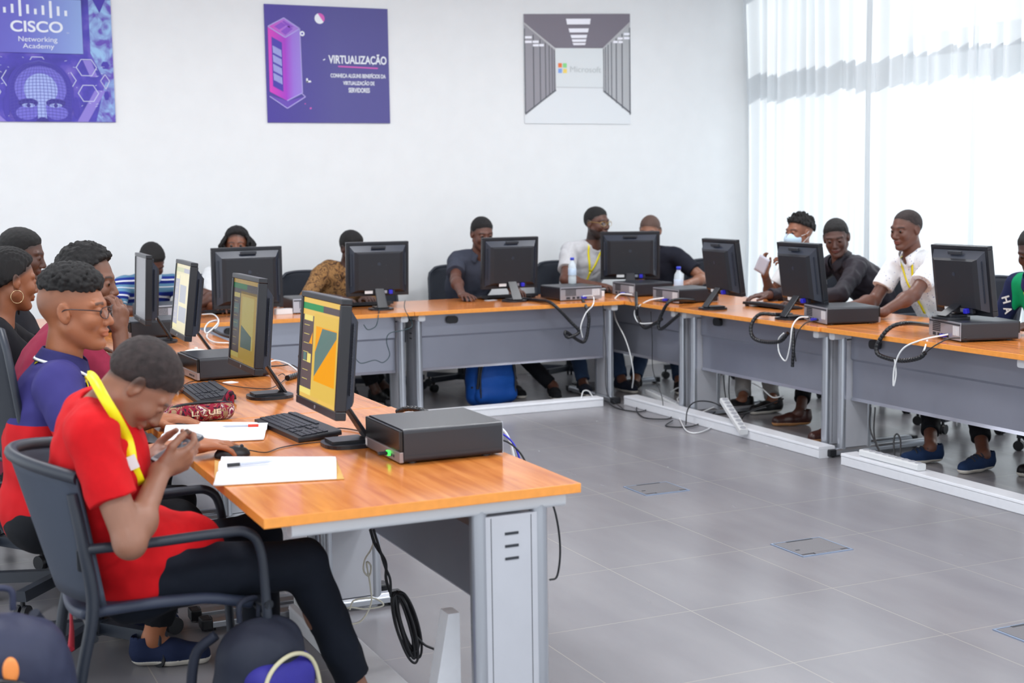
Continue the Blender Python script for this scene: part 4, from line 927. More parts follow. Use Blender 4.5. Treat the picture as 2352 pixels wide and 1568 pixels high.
def make_person(label, hip, face, head, hyaw, hpitch, hroll=0, skin=(110, 72, 55), vox=.005, sc=1.0, shirt=None, shirt_name='t_shirt', sleeve='short', trousers=None,
                wr=None, wl=None, hr=None, hl=None, handr=None, handl=None, kneer=None, kneel=None, footr=None, footl=None, shoe=None, shoe_sole=None, bareankle=True,
                hair='short', hairmat=None, mid=.03, neckcut=.066, vneck=0, eyes=.9, gaze=(0, 0), beard=0, hipz=.53, seed=1, wrinkle=.0035, shw=.172, extras=(), hairline=(.070, -.045), puff=0, nbup=0.0, drape=.085, fade=None, shback=.005, slen=.66, srad=.064, laces=False):
    f = np.array([math.cos(math.radians(face)), math.sin(math.radians(face)), 0]); l = np.array([-f[1], f[0], 0])
    Hc = np.array(head, float); R = head_frame(hyaw, hpitch, hroll); H = lambda x, y, z: Hc+R@(np.array([x, y, z])*sc)
    P0 = np.array([hip[0], hip[1], hipz]); NB = H(-.030, 0, -.085)-np.array([0, 0, .075-nbup])-.01*f
    u = nrm(NB-P0); ff = nrm(f-u*(f@u)); B3 = np.stack([ff, l, u], 1); Ls = np.linalg.norm(NB-P0)
    M1 = P0+(NB-P0)*.42-ff*mid; C = P0+(NB-P0)*.74-ff*mid*.5; C2 = P0+(NB-P0)*.60-ff*mid*.8
    sh = {-1: NB-u*.055-l*shw-ff*shback, 1: NB-u*.055+l*shw-ff*shback}; arms = {}
    for sd, w_, hint in ((-1, wr, hr), (1, wl, hl)):
        if w_ is None: w_ = P0+f*.30+l*sd*.20+np.array([0, 0, .16])
        if hint is None: hint = -f*.5+l*sd*.6+np.array([0, 0, -1])
        arms[sd] = ik(sh[sd], w_, .285*sc, .255*sc, hint)
    org = np.array([hip[0], hip[1], 0.0])
    def torso(s, g, k=.045):
        s.el(P0+u*.02, np.array([.118, .162, .12])+g, B3, k=k); s.el(M1, np.array([.108, .148, .16])+g, B3, k=k); s.el(C2, np.array([.108, .155, .13])+g, B3, k=k)
        s.el(C, np.array([.106, .160, .135])+g, B3, k=k)
        s.rc(sh[-1]+l*.02, sh[1]-l*.02, .050+g, k=k); s.rc(NB-u*.015, sh[1]+u*.01-l*.03, .040+g, .036+g, k=k); s.rc(NB-u*.015, sh[-1]+u*.01+l*.03, .040+g, .036+g, k=k)
    # legs
    hj = {sd: P0+l*sd*.085-u*.02 for sd in (-1, 1)}; legs = {}
    for sd, kn, ft in ((-1, kneer, footr), (1, kneel, footl)):
        if kn is None: kn = hj[sd]+f*.43+l*sd*.05+np.array([0, 0, -.02])
        kn = np.array(kn, float)
        if ft is None: ft = np.array([kn[0], kn[1], 0])+f*.03
        ft = np.array([ft[0], ft[1], ft[2] if len(ft) > 2 else 0.0]); legs[sd] = (kn, ft+np.array([0, 0, .085]))
    # ---- body
    s = SDF(vox); torso(s, -.006)
    s.rc(NB-u*.02, H(-.022, 0, -.045), .056*sc, .051*sc, k=.025)
    for sd in (-1, 1):
        e, w = arms[sd]; s.rc(sh[sd], e, .046*sc, .038*sc, k=.03); s.rc(e, w, .039*sc, .0255*sc, k=.02); m_ = e+(w-e)*.28; s.el(m_, [.045*sc, .042*sc, .042*sc], k=.03)
        spec = (handr if sd == -1 else handl) or {}
        d = spec.get('d', w-e); n = spec.get('n', (0, 0, -1))
        add_hand(s, w, d, n, sd, **{q: v for q, v in spec.items() if q in ('curl', 'spread', 'thumb', 'curls')}, sc=sc)
        kn, an = legs[sd]; s.rc(hj[sd], kn, .078, .052, k=.03); s.rc(kn, an, .048, .034, k=.02); s.el(kn+(an-kn)*.3-f*.01, [.044, .044, .08], k=.03); s.rc(an, an+f*.09-np.array([0, 0, .045]), .032, .024, k=.02)
    E = lambda c, r, k=.01, sub=False, rot=None: s.el(H(*c), np.array(r)*sc, R if rot is None else R@rot, k=k, sub=sub)
    K = lambda a, b, ra, rb, k=.008, sub=False: s.rc(H(*a), H(*b), ra*sc, rb*sc, k=k, sub=sub)
    E((-.014, 0, .032), (.094, .073, .083), .02); E((.030, 0, -.020), (.060, .057, .075), .03)
    for sd in (-1, 1):
        K((.0, sd*.050, -.045), (.055, sd*.018, -.090), .020, .019, .03); E((.058, sd*.036, -.022), (.027, .024, .026), .015)
        K((.080, sd*.006, .026), (.068, sd*.046, .026), .010, .009, .012)
        E((.096, sd*.030, .006), (.017, .019, .012), .008, True)
        E((.0775, sd*.0305, .005), (.0125, .0155, .0115), .003)
        if eyes > 0: E((.097, sd*.0305, .0035), (.0165, .0135, .0050*eyes), .001, True)
        er = np.array(Matrix.Rotation(math.radians(sd*-18), 3, 'Z') @ Matrix.Rotation(math.radians(-12), 3, 'Y'))
        E((-.008, sd*.078, .0), (.018, .007, .032), .006, rot=er); E((-.004, sd*.084, .003), (.010, .004, .019), .004, True, rot=er); E((.004, sd*.078, -.006), (.006, .005, .008), .004)
        E((.093, sd*.0125, -.033), (.0085, .0075, .0075), .004)
    E((.071, 0, -.093), (.020, .023, .018), .015)
    K((.084, 0, .012), (.103, 0, -.026), .0075, .0115, .010); E((.104, 0, -.029), (.0095, .010, .009), .005)
    E((.080, 0, -.054), (.016, .026, .014), .01)
    E((.0905, 0, -.0535), (.0085, .022, .0058), .003); E((.0890, 0, -.0655), (.0085, .020, .0068), .003); K((.1005, -.020, -.0595), (.1005, .020, -.0595), .0016, .0016, .002, True)
    s.build_field()
    cs = np.array(rgb(*skin)); lip = np.array(rgb(min(255, skin[0]+20), skin[1]+2, skin[2]+8)); dark = np.array(rgb(34, 26, 26)); palm = np.array(rgb(min(255, skin[0]+50), skin[1]+40, skin[2]+34))
    def tint(P):
        q = ((P-Hc)@R)/sc; C_ = np.tile(cs, (len(P), 1))
        near = np.linalg.norm(q, axis=1) < .16
        w_ = np.clip(1.6-np.sqrt(((q[:, 0]-.094)/.016)**2+(q[:, 1]/.023)**2+((q[:, 2]+.060)/.0125)**2)*1.1, 0, 1)*near; C_ = C_*(1-w_[:, None]*.75)+lip*w_[:, None]*.75
        for sd in (-1, 1):
            b = np.abs(q[:, 2]-(.0285-.10*np.abs(np.abs(q[:, 1])-.030))) < .0042; b &= (np.abs(q[:, 1]*sd-.032) < .019) & (q[:, 0] > .05); C_[b] = C_[b]*.25+dark*.75
        if hair != 'none':
            zl = hairline[1]+(q[:, 0]+.085)*(hairline[0]-hairline[1])/.157; w_ = np.clip((q[:, 2]-zl+.012)/.018, 0, 1)*near*(np.abs(q[:, 0]) < .13); w_ *= .8; C_ = C_*(1-w_[:, None])+dark*w_[:, None]
        if fade:
            zl = fade[1]+(q[:, 0]+.085)*(fade[0]-fade[1])/.157; w_ = np.clip((q[:, 2]-zl)/.05, 0, 1)*near*fade[2]*(q[:, 0] < .075); C_ = C_*(1-w_[:, None])+dark*w_[:, None]
        if beard:
            w_ = np.clip((-.030-q[:, 2]-.25*q[:, 0]+.3*np.clip(q[:, 0]-.06, 0, 1))/.012, 0, 1)*(q[:, 2] > -.12)*near; w_ *= 1-np.clip(1.5-np.sqrt((q[:, 1]/.021)**2+((q[:, 2]+.060)/.011)**2), 0, 1)*(q[:, 0] > .07); C_ = C_*(1-w_[:, None]*beard)+dark*w_[:, None]*beard
        return C_
    body = s.obj('person', SKIN, None, org, tint=tint); body.location = tuple(org); tag(body, label, 'person')
    # ---- eyes
    for sd in (-1, 1):
        if eyes > 0:
            m = MB(); c = H(.0768, sd*.0305, .0045)-org; g = R@nrm([1, gaze[0], gaze[1]]); qx = np.array(Vector(g).orthogonal().normalized()); qy = np.cross(g, qx); r = .0125*sc; nn, mm = 14, 12; v = []; ff_ = []; mi_ = []
            for i in range(mm+1):
                a = PI*i/mm
                for j in range(nn): b_ = 2*PI*j/nn; v.append(tuple(c+r*(math.cos(a)*g+math.sin(a)*(math.cos(b_)*qx+math.sin(b_)*qy))))
            for i in range(mm):
                for j in range(nn): m_i = 1 if i < 4 else 0; ff_.append((i*nn+j, (i+1)*nn+j, (i+1)*nn+(j+1) % nn, i*nn+(j+1) % nn)); mi_.append(m_i)
            m.v = v; m.f = ff_; m.m = mi_; m.sm = [True]*len(ff_); m.build('eye', [EYEW, EYED], body)
    # ---- hair
    def hairfn(t, amp, fr, hl0, hl1, top=0.0, fea=.030 if hair in ('short', 'buzz') else .012):
        def fn_(P):
            q = ((P-Hc)@R)/sc; r = np.array([.094, .073, .083]); e = (q-np.array([-.014, 0, .032]))/r; k0 = np.linalg.norm(e, axis=-1); d = (k0-1)*.085-.0008
            zl = hl1+(q[..., 0]+.085)*(hl0-hl1)/.157; zl = zl+.012*np.clip((np.abs(q[..., 1])-.045)/.02, 0, 1)*(q[..., 0] > .03)
            g = np.clip((q[..., 2]-zl)/fea, 0, 1); d = d-(t+top*np.clip((q[..., 2]-.04)/.07, 0, 1))*g**.7; d = np.maximum(d, (zl-q[..., 2])*.8)
            return (d+amp*wob(q, fr, seed))*sc
        return fn_
    hm = hairmat or HAIR; hs = None
    if hair in ('short', 'fade', 'puff', 'curls', 'afro', 'buzz', 'twists'):
        t, amp, fr, top = {'short': (.0065, .0012, 260, .004), 'buzz': (.0025, .0004, 300, 0), 'fade': (.004, .0006, 300, 0), 'puff': (.008, .003, 260, .026), 'curls': (.012, .003, 240, .012), 'afro': (.010, .002, 200, .010), 'twists': (.009, .002, 170, .008)}[hair]
        hs = SDF(min(vox, .0045)); b = .135*sc
        hs.fn(hairfn(t, amp, fr, hairline[0], hairline[1], top), Hc-b, Hc+b, k=.002)
        if hair in ('puff', 'curls', 'twists', 'afro'):
            rr = random.Random(seed*7); n_, br = {'puff': (1500, .0055), 'curls': (1500, .0062), 'twists': (300, .0085), 'afro': (420, .007)}[hair]
            for i in range(n_):
                z_ = 1-rr.random()*1.25; a_ = rr.random()*2*PI; w_ = math.sqrt(max(0, 1-z_*z_)); q = np.array([-.014, 0, .032])+np.array([.094+t, .073+t, .083+t+top])*np.array([w_*math.cos(a_), w_*math.sin(a_), z_])*(.96+.10*rr.random())
                zl = hairline[1]+(q[0]+.085)*(hairline[0]-hairline[1])/.157
                if q[2] < zl+.002: continue
                p_ = H(*q)
                if hair == 'twists': q2 = H(*(q+np.array([.012*(rr.random()-.2), .012*(rr.random()-.5), .016]))); hs.rc(p_, q2, .0075*sc, .0055*sc, k=.002)
                else: hs.el(p_, np.array([br]*3)*(.6+.9*rr.random())*sc, k=.0012)
        if hair == 'puff':
            hs.p = []; rr = random.Random(seed*7); hs.el(H(-.010, 0, .086), np.array([.086, .066, .056])*sc, R, k=.004)
            for i in range(1400):
                z_ = 1-rr.random()*1.35; a_ = rr.random()*2*PI; w_ = math.sqrt(max(0, 1-z_*z_)); j_ = .97+.09*rr.random()
                hs.el(H(-.010+.086*w_*math.cos(a_)*j_, .066*w_*math.sin(a_)*j_, .086+.056*z_*j_), np.array([.0055]*3)*(.6+.9*rr.random())*sc, k=.0012)
        hs.build_field(); hs.obj('hair', hm, body, org)
    if hair in ('braids', 'long'):
        hs = SDF(.0045); b = .14*sc; 
        if hair == 'long': hs.fn(hairfn(.012, .004, 160, .088, -.05, .010), Hc-b, Hc+b, k=.004)
        else:
            base_ = hairfn(.010, 0, 90, .085, -.055, .010)
            def ridged(P):
                q = ((P-Hc)@R)/sc; return base_(P)+(.0022*np.sin(q[..., 1]*420+1.5*np.sin(q[..., 0]*40))+.0012*np.sin(q[..., 0]*380))*sc
            hs.fn(ridged, Hc-b, Hc+b, k=.001)
        r_ = random.Random(seed)
        if hair == 'long':
            for i in range(60):
                a = PI*.30+(2*PI-PI*.60)*(i % 30)/29; w_ = 1.0 if i < 30 else 1.22; x, y = .078*math.cos(a)*w_, .082*math.sin(a)*w_; z = (.045 if i < 30 else .025)+.02*r_.random(); p = H(x, y, z); t0 = r_.random()*6
                for j in range(12):
                    q = p+np.array([0, 0, -.017])+R@np.array([.011*math.sin(j*1.5+t0), .011*math.cos(j*1.5+t0)+(.0035 if y > 0 else -.0035)*(j < 6), 0]); hs.rc(p, q, .0085, .0080, k=.002); p = q
        else:
            for i in range(17):
                p = H(-.075-.010*(i % 3), -.064+.008*i, .035-.012*(i % 2)) if i < 16 else H(.060, .066, .050); n_ = 10 if i < 16 else 9
                for j in range(n_):
                    q = p+R@np.array([-.006*(j < 3), .0018*math.sin(2*j+i), 0])+np.array([0, 0, -.021]); hs.rc(p, q, .0058, .0050, k=.0008); hs.el((p+q)/2, [.0068, .0068, .009], k=.0008); p = q
        hs.build_field(); hs.obj('hair', hm, body, org)
    # ---- shirt
    sf = None
    if shirt is not None:
        sf = SDF(vox); torso(sf, .012); sf.rc(P0+u*.02, P0+f*drape+np.array([0, 0, .02]), .135, .115, k=.05)
        for sd in (-1, 1):
            e, w = arms[sd]
            if sleeve == 'short':
                q = sh[sd]+(e-sh[sd])*slen; dd = nrm(e-sh[sd]); sf.rc(sh[sd], q+dd*.03, srad*sc, (srad+.002)*sc, k=.03, cut=(q, dd))
            else:
                sf.rc(sh[sd], e, .063*sc, .052*sc, k=.03); q = e+(w-e)*.90; dd = nrm(w-e); sf.rc(e, q+dd*.03, .052*sc, .040*sc, k=.02, cut=(q, dd))
        nd = nrm(H(-.022, 0, -.045)-NB)
        sf.rc(NB+nd*.005+ff*.012, NB+nd*.16+ff*.02, neckcut, neckcut+.012, k=.010, sub=True)
        if vneck: sf.rc(NB+ff*.05, NB-u*vneck+ff*.17, .030, .008, k=.008, sub=True)
        sf.build_field()
        sf.post(lambda P, d: d+wrinkle*(wob((P-org)*np.array([1, 1, 1.0]), 34, seed)+.7*wob(P-org, 75, seed+3)))
        sf.obj(shirt_name, shirt, body, org)
    # ---- trousers and shoes
    if trousers is not None:
        tf = SDF(max(vox, .005)); tf.el(P0-u*.02, [.128, .172, .105], B3, k=.04)
        for sd in (-1, 1):
            kn, an = legs[sd]; tf.rc(hj[sd], kn, .092, .066, k=.03); dd = nrm(an-kn); q = kn+(an-kn)*(.84 if bareankle else .95); tf.rc(kn, q+dd*.03, .064, .052, k=.02, cut=(q, dd))
        tf.build_field(); tf.post(lambda P, d: d+.004*(wob(P-org, 30, seed+5)+.6*wob(P-org, 70, seed+9))); tf.obj('trousers', trousers, body, org)
    shoe = shoe or cloth('black_leather_shoe', (22, 22, 26), rough=.4)
    if footr is not None or footl is not None:
        for sd in (-1, 1):
            kn, an = legs[sd]; ss = SDF(.004); b0 = np.array([an[0], an[1], an[2]-.085]); g = nrm(f+l*sd*.15); up = np.array([0, 0, 1.0])
            a = b0-g*.035; ss.rc(a+up*.045, b0+g*.06+up*.042, .040, .040, k=.03); ss.rc(b0+g*.06+up*.040, b0+g*.15+up*.030, .040, .036, k=.03); ss.rc(a+up*.06, a+up*.085, .036, .038, k=.02)
            ss.rc(a+up*.09, a+up*.13, .030, .032, k=.004, sub=True)
            z0 = b0[2]; lo = a-.07; hi = b0+g*.2+.07
            ss.build_field(); ss.post(lambda P, d, z0=z0: np.maximum(d-.003*(P[:, 2] < z0+.022), (z0+.002)-P[:, 2]), .05)
            o = ss.obj('shoe', [shoe, shoe_sole or WSOLE], body, org, mi=lambda Cc, z0=z0: (Cc[:, 2] < z0+.022))
            if laces:
                lc = MB()
                for j in range(4):
                    p = b0+g*(.035+.022*j)+up*(.096-.006*j)-org; lt = np.cross(up, g); lc.tube([p-lt*.030-up*.016, p-lt*.012, p+lt*.012, p+lt*.030-up*.016], .0048, 6)
                lc.build('laces', CH, o)
    body_info = dict(o=body, org=org, H=H, R=R, Hc=Hc, NB=NB, ff=ff, l=l, u=u, sh=sh, arms=arms, sf=sf, sc=sc, f=f, P0=P0, C=C, legs=legs)
    return body_info

def lanyard(I, drop=.25, w=.017, m=None, badge=True, shift=0, tail=.12, wide=.062):
    """ribbon from the back of the neck to a V on the chest, laid on the shirt"""
    sf, NB, ff, l, u, org = I['sf'], I['NB'], I['ff'], I['l'], I['u'], I['org']; m = m or YEL; mb = MB()
    def strip(C, side_dir):
        V = []; n = len(C)
        for i, p in enumerate(C):
            d = nrm(C[min(i+1, n-1)]-C[max(i-1, 0)]); sd_ = nrm(np.cross(d, side_dir[i])); V += [tuple(p+sd_*w/2-org), tuple(p-sd_*w/2-org)]
        mb.add(V, [(2*i, 2*i+1, 2*i+3, 2*i+2) for i in range(n-1)], 0, True)
    for sd in (-1, 1):
        C = []; N_ = []
        for i in range(11):
            th = math.radians(-62+(62+58)*i/10); lat = sd*wide*(.62+.38*min(1, i/4)); dirn = u*math.cos(th)+ff*math.sin(th)
            o_ = NB-u*.045+l*lat; h = sf.hit(o_+dirn*.30, -dirn, .30); C.append(h+dirn*.006); N_.append(dirn)
        z0 = (C[-1]-NB)@u
        for i in range(1, 13):
            t = i/12; p0 = NB+l*(sd*wide*(1-t)+shift*t+sd*.004)+u*(z0*(1-t)-drop*t)+ff*.34; h = sf.hit(p0, -ff, .42)
            C.append(h+ff*.006); N_.append(ff)
        for _ in range(2):
            C = [C[0]]+[(C[i-1]+2*C[i]+C[i+1])/4 for i in range(1, len(C)-1)]+[C[-1]]
        strip(C, N_)
    C = []
    for i in range(6):
        t = i/5; p0 = NB+l*shift-u*(drop+tail*t)+ff*.34; h = sf.hit(p0, -ff, .42); C.append(h+ff*.007)
    strip(C, [ff]*6)
    o = mb.build('lanyard', m, I['o'], solid=.0015)
    if badge:
        p = C[-1]-u*.04+ff*.006-org; b = MB(); M = Matrix(np.stack([I['l'], -u, ff], 1).tolist()).to_4x4(); M.translation = Vector(p)
        b.box(-.03, .03, -.045, .045, -.001, .001, M=M); b.build('badge', TAG_W, o)
    return o
def glasses(I, col=(40, 34, 40), r=.021, shape='round', gold=False):
    H, org, sc = I['H'], I['org'], I['sc']; m = mat('glasses_gold' if gold else 'glasses_dark', (190, 160, 90) if gold else col, .3, metal=.8 if gold else .2); g = MB()
    for sd in (-1, 1):
        pts = [H(.103-.012*abs(math.cos(a))*(1 if math.cos(a)*sd > 0 else 0)*1.0, sd*.034+r*1.12*math.cos(a)*1, .002+r*.82*math.sin(a))-org for a in [2*PI*i/20 for i in range(21)]]
        g.tube(pts, .0014*sc, 6, sub=1); g.tube([H(.093, sd*.057, .008)-org, H(.05, sd*.074, .012)-org, H(-.002, sd*.082, .012)-org, H(-.02, sd*.080, -.008)-org], .0016*sc, 6)
    g.tube([H(.104, -.013, .006)-org, H(.108, 0, .009)-org, H(.104, .013, .006)-org], .0013*sc, 6)
    o = g.build('glasses', m, I['o']); lm = MATS.get('spectacle_lens')
    if lm is None:
        lm = bpy.data.materials.new('spectacle_lens'); lm.use_nodes = True; nt = lm.node_tree; nt.nodes.remove(nt.nodes['Principled BSDF']); MATS['spectacle_lens'] = lm
        tr = nt.nodes.new('ShaderNodeBsdfTransparent'); gl = nt.nodes.new('ShaderNodeBsdfGlossy'); gl.inputs['Roughness'].default_value = .05; ms = nt.nodes.new('ShaderNodeMixShader'); ms.inputs[0].default_value = .12
        nt.links.new(tr.outputs[0], ms.inputs[1]); nt.links.new(gl.outputs[0], ms.inputs[2]); nt.links.new(ms.outputs[0], nt.nodes['Material Output'].inputs[0])
    for sd in (-1, 1):
        k = MB(); poly_ = [tuple(H(.1025-.012*max(0, math.cos(a)*sd), sd*.034+r*1.1*math.cos(a), .002+r*.8*math.sin(a))-org) for a in [2*PI*i/20 for i in range(20)]]
        k.add(poly_, [tuple(range(20))], 0); k.build('lens', lm, o)
    return o
def collar(I, m, m2=None, rad=.074, hgt=.035):
    """turned-down shirt collar around the neck, open at the front"""
    NB, ff, l, u, org = I['NB'], I['ff'], I['l'], I['u'], I['org']
    def fn(a, b):
        t = (a-.5)*2*math.radians(158); r = rad+.024*b; fr = ff*(-math.cos(t))*r*.98+l*math.sin(t)*r
        z = .048-hgt*b*1.25-.030*(abs(a-.5)*2)**3*(1+.6*b); return tuple(NB+ff*.006+fr+u*z-org)
    mb = MB().grid(fn, 28, 5); o = mb.build('collar', m, I['o'], solid=.004)
    if m2:
        MB().grid(lambda a, b: fn(a, .80+.16*b), 28, 1).build('collar_stripe', m2, o, solid=.0065)
    return o
def face_mask(I, under_chin=False):
    H, R, Hc, sc, org = I['H'], I['R'], I['Hc'], I['sc'], I['org']; mm = mat('pale_blue_face_mask', (186, 212, 232), .7, bump=.3, bscale=300); s = SDF(.0035)
    zc = -.075 if under_chin else -.045
    def fn_(P):
        q = ((P-Hc)@R)/sc; e = (q-np.array([.045, 0, zc+.004]))/np.array([.072, .064, .056]); d = (np.linalg.norm(e, axis=-1)-1)*.056
        return np.maximum(np.maximum(d, .030-q[..., 0]-.0*q[..., 2]), np.abs(q[..., 2]-zc)-.045)*sc
    s.fn(fn_, Hc-.14, Hc+.14, k=.003); s.build_field(); o = s.obj('face_mask', mm, I['o'], org)
    b = MB()
    for sd in (-1, 1):
        b.tube([H(.035, sd*.064, zc+.03)-org, H(.0, sd*.081, .0)-org, H(-.018, sd*.084, .02)-org], .0016, 6); b.tube([H(.035, sd*.062, zc-.03)-org, H(.0, sd*.080, -.035)-org, H(-.018, sd*.082, -.02)-org], .0016, 6)
    b.build('ear_loops', TAG_W, o); return o

# ---------------------------------------------------------------- the people
NAVYJ = cloth('near_black_denim', (14, 20, 32)); BLKT = cloth('black_trousers', (18, 20, 26)); JEAN = cloth('blue_jeans', (46, 66, 96)); GREYT = cloth('pale_grey_trousers', (150, 150, 150))
def V(*a): return np.array(a, float)
def people():
    # red shirt, bent over a phone
    A = make_person('person in a red V-neck shirt bent over a phone, seated nearest the camera', (.60, 3.84), -8, (.605, 3.70, 1.050), -12, 56, 0, skin=(142, 98, 78), vox=.0038, sc=1.0,
        shirt=cloth('red_jersey', (196, 12, 22)), trousers=NAVYJ, wr=(0.645, 3.66, 0.825), wl=(0.634, 3.83, 0.814), hr=(.06, -.10, -.26), hl=(0, .4, -1),
        handr=dict(d=(.86, .15, .30), n=(-.35, .75, .45), curl=.8, spread=.1), handl=dict(d=(.75, -.40, .25), n=(.1, -.6, .75), curl=.6),
        kneer=(1.035, 3.70, .515), kneel=(.99, 4.02, .53), footr=(1.20, 3.74, .0), footl=(.98, 4.0, 0), shoe=cloth('pale_canvas_shoe', (212, 206, 196)), bareankle=True,
        mid=.055, shback=.035, slen=.60, srad=.060, nbup=.05, drape=.13, neckcut=.064, vneck=.05, eyes=.5, hair='short', hairmat=HAIRB, seed=2, hipz=.53, shw=.165, hairline=(.062, -.05))
    la = [(0.478, 3.74, 1.074), (0.479, 3.69, 1.087), (0.485, 3.655, 1.077), (0.501, 3.6, 1.035), (0.525, 3.575, 0.986), (0.548, 3.575, 0.934), (0.557, 3.585, 0.898), (0.564, 3.6, 0.857), (0.585, 3.62, 0.801)]
    cam_ = V(0, 0, 1.55)
    for i in range(2, 9):
        d_ = nrm(V(*la[i])-cam_); h_ = A['sf'].hit(V(*la[i])-d_*.25, d_, .42); la[i] = tuple(h_-d_*.009)
    C_ = [np.array(v) for v in spline(la, 5)]; mb = MB(); V_ = []
    for i, q in enumerate(C_):
        d_ = nrm(C_[min(i+1, len(C_)-1)]-C_[max(i-1, 0)]); sd_ = nrm(np.cross(d_, nrm([-.1, -1, .35]))); V_ += [tuple(q+sd_*.013-A['org']), tuple(q-sd_*.013-A['org'])]
    mb.add(V_, [(2*i, 2*i+1, 2*i+3, 2*i+2) for i in range(len(C_)-1)], 0, True); lo_ = mb.build('lanyard', YEL, A['o'], solid=.0016)
    MB().box(-.012, .012, -.002, .002, -.018, .018, M=T(*(C_[-7]-A['org']+np.array([0, -.006, 0]))) @ Matrix.Rotation(-.35, 4, 'Y')).build('white_clip', TAG_W, lo_)
    # glasses and purple polo
    B = make_person('boy with glasses in a purple polo shirt, hand on the mouse at the near table', (.44, 4.66), -8, (.560, 4.60, 1.178), -24, 2, 0, skin=(158, 98, 66), vox=.0038, sc=1.09,
        shirt=cloth('purple_navy_pique', (56, 52, 112), ramp_pattern((0, 0, 1), [(0, (196, 22, 30)), (.68, (54, 50, 112)), (.95, (60, 56, 120))], .72, 0.08, 'CONSTANT')), shirt_name='polo_shirt', trousers=BLKT,
        wr=(.830, 4.215, .782), wl=(.82, 4.82, .775), hr=(-.1, -.6, -.8), hl=(0, .5, -1), handr=dict(d=(1, -.10, -.02), n=(0, 0, -1), curl=.28, spread=.5), handl=dict(d=(1, -.2, 0), n=(0, 0, -1), curl=.25),
        shoe=cloth('dark_canvas_shoe', (30, 40, 70)), mid=.03, eyes=1.0, gaze=(-.1, -.05), hair='puff', hairline=(.120, .120), fade=(.045, -.03, .42), seed=5, footr=(.75, 4.55, 0), footl=(.72, 4.9, 0))
    glasses(B); collar(B, cloth('navy_collar', (44, 42, 92)), TAG_W); lanyard(B, drop=.26, w=.022, badge=False)
    MB_ = B['o']
    # maroon shirt, hand over the mouth
    C = make_person('person in a maroon shirt with curly hair, hand cupped over the mouth', (.50, 5.50), -6, (.715, 5.42, 1.222), -26, 8, 0, skin=(112, 72, 54), vox=.0045, sc=1.04,
        shirt=cloth('maroon_jersey', (134, 36, 62)), trousers=BLKT, wr=(.800, 5.27, 1.04), wl=(.95, 5.70, .78), hr=(.35, -.3, -1), handr=dict(d=(.1, .05, 1), n=(-.6, .7, .1), curl=.75), handl=dict(d=(1, -.2, 0), n=(0, 0, -1), curl=.3),
        mid=.05, eyes=1.0, gaze=(-.2, 0), hair='curls', hairline=(.105, -.05), seed=7)
    Dm = make_person('woman with braided hair and a hoop earring at the left edge', (.30, 6.18), -6, (.490, 6.04, 1.200), 16, 8, 0, skin=(138, 84, 56), vox=.0045, sc=1.05,
        shirt=cloth('black_vest_top', (22, 22, 28)), shirt_name='top', trousers=BLKT, wl=(.9, 6.4, .78), wr=(.85, 6.0, .78), handr=dict(d=(1, 0, 0), n=(0, 0, -1)), handl=dict(d=(1, 0, 0), n=(0, 0, -1)), mid=.04, hair='braids', neckcut=.08, seed=9)
    H, org = Dm['H'], Dm['org']; c = H(-.004, -.088, -.058)
    er = MB().tube([c+Dm['R']@V(.026*math.cos(a), 0, .026*math.sin(a))-org for a in [2*PI*i/24 for i in range(25)]], .0014, 6, sub=1); er.build('hoop_earring', mat('gold_earring', (214, 190, 150), .25, metal=.9), Dm['o'])
    make_person('man at the far left edge in profile with short black hair', (.42, 7.05), -4, (.618, 6.93, 1.268), -16, 14, 0, skin=(84, 54, 44), vox=.005, sc=1.04,
        shirt=cloth('dark_charcoal_shirt', (34, 34, 40)), trousers=BLKT, mid=.04, wr=(.9, 6.8, .78), wl=(.9, 7.2, .78), handr=dict(d=(1, 0, 0), n=(0, 0, -1)), handl=dict(d=(1, 0, 0), n=(0, 0, -1)), seed=11, eyes=.7)
    # --- back row
    F = make_person('person in a blue and white striped shirt, head bowed over the far left table', (1.66, 9.92), -88, (1.688, 9.60, 1.085), -80, 42, 0, skin=(92, 60, 50), vox=.005, sc=1.06,
        shirt=cloth('blue_striped_jersey', (52, 92, 150), ramp_pattern((0, .25, 1), [(0, (226, 230, 238)), (.10, (28, 48, 140)), (.30, (96, 140, 170)), (.56, (226, 230, 238)), (.62, (96, 140, 170)), (.80, (24, 40, 120))], 9.0)), trousers=BLKT,
        wr=(1.66, 9.44, .785), wl=(1.93, 9.42, .785), hr=(-1, 0, -.2), hl=(1, 0, -.2), handr=dict(d=(.9, -.3, 0), n=(0, 0, -1)), handl=dict(d=(-.6, -.8, 0), n=(0, 0, -1)), mid=.08, eyes=0, hair='short', seed=13)
    face_mask(F, True)
    G = make_person('woman with long wavy black hair whose eyes show above a monitor', (2.24, 10.0), -98, (2.305, 9.72, 1.172), -108, 0, 0, skin=(120, 74, 54), vox=.005, sc=1.05,
        shirt=cloth('white_blouse', (226, 228, 230)), shirt_name='blouse', trousers=BLKT, wr=(2.07, 9.36, .785), wl=(2.36, 9.36, .785), handr=dict(d=(.1, -1, 0), n=(0, 0, -1)), handl=dict(d=(.1, -1, 0), n=(0, 0, -1)), mid=.03, hair='long', seed=15)
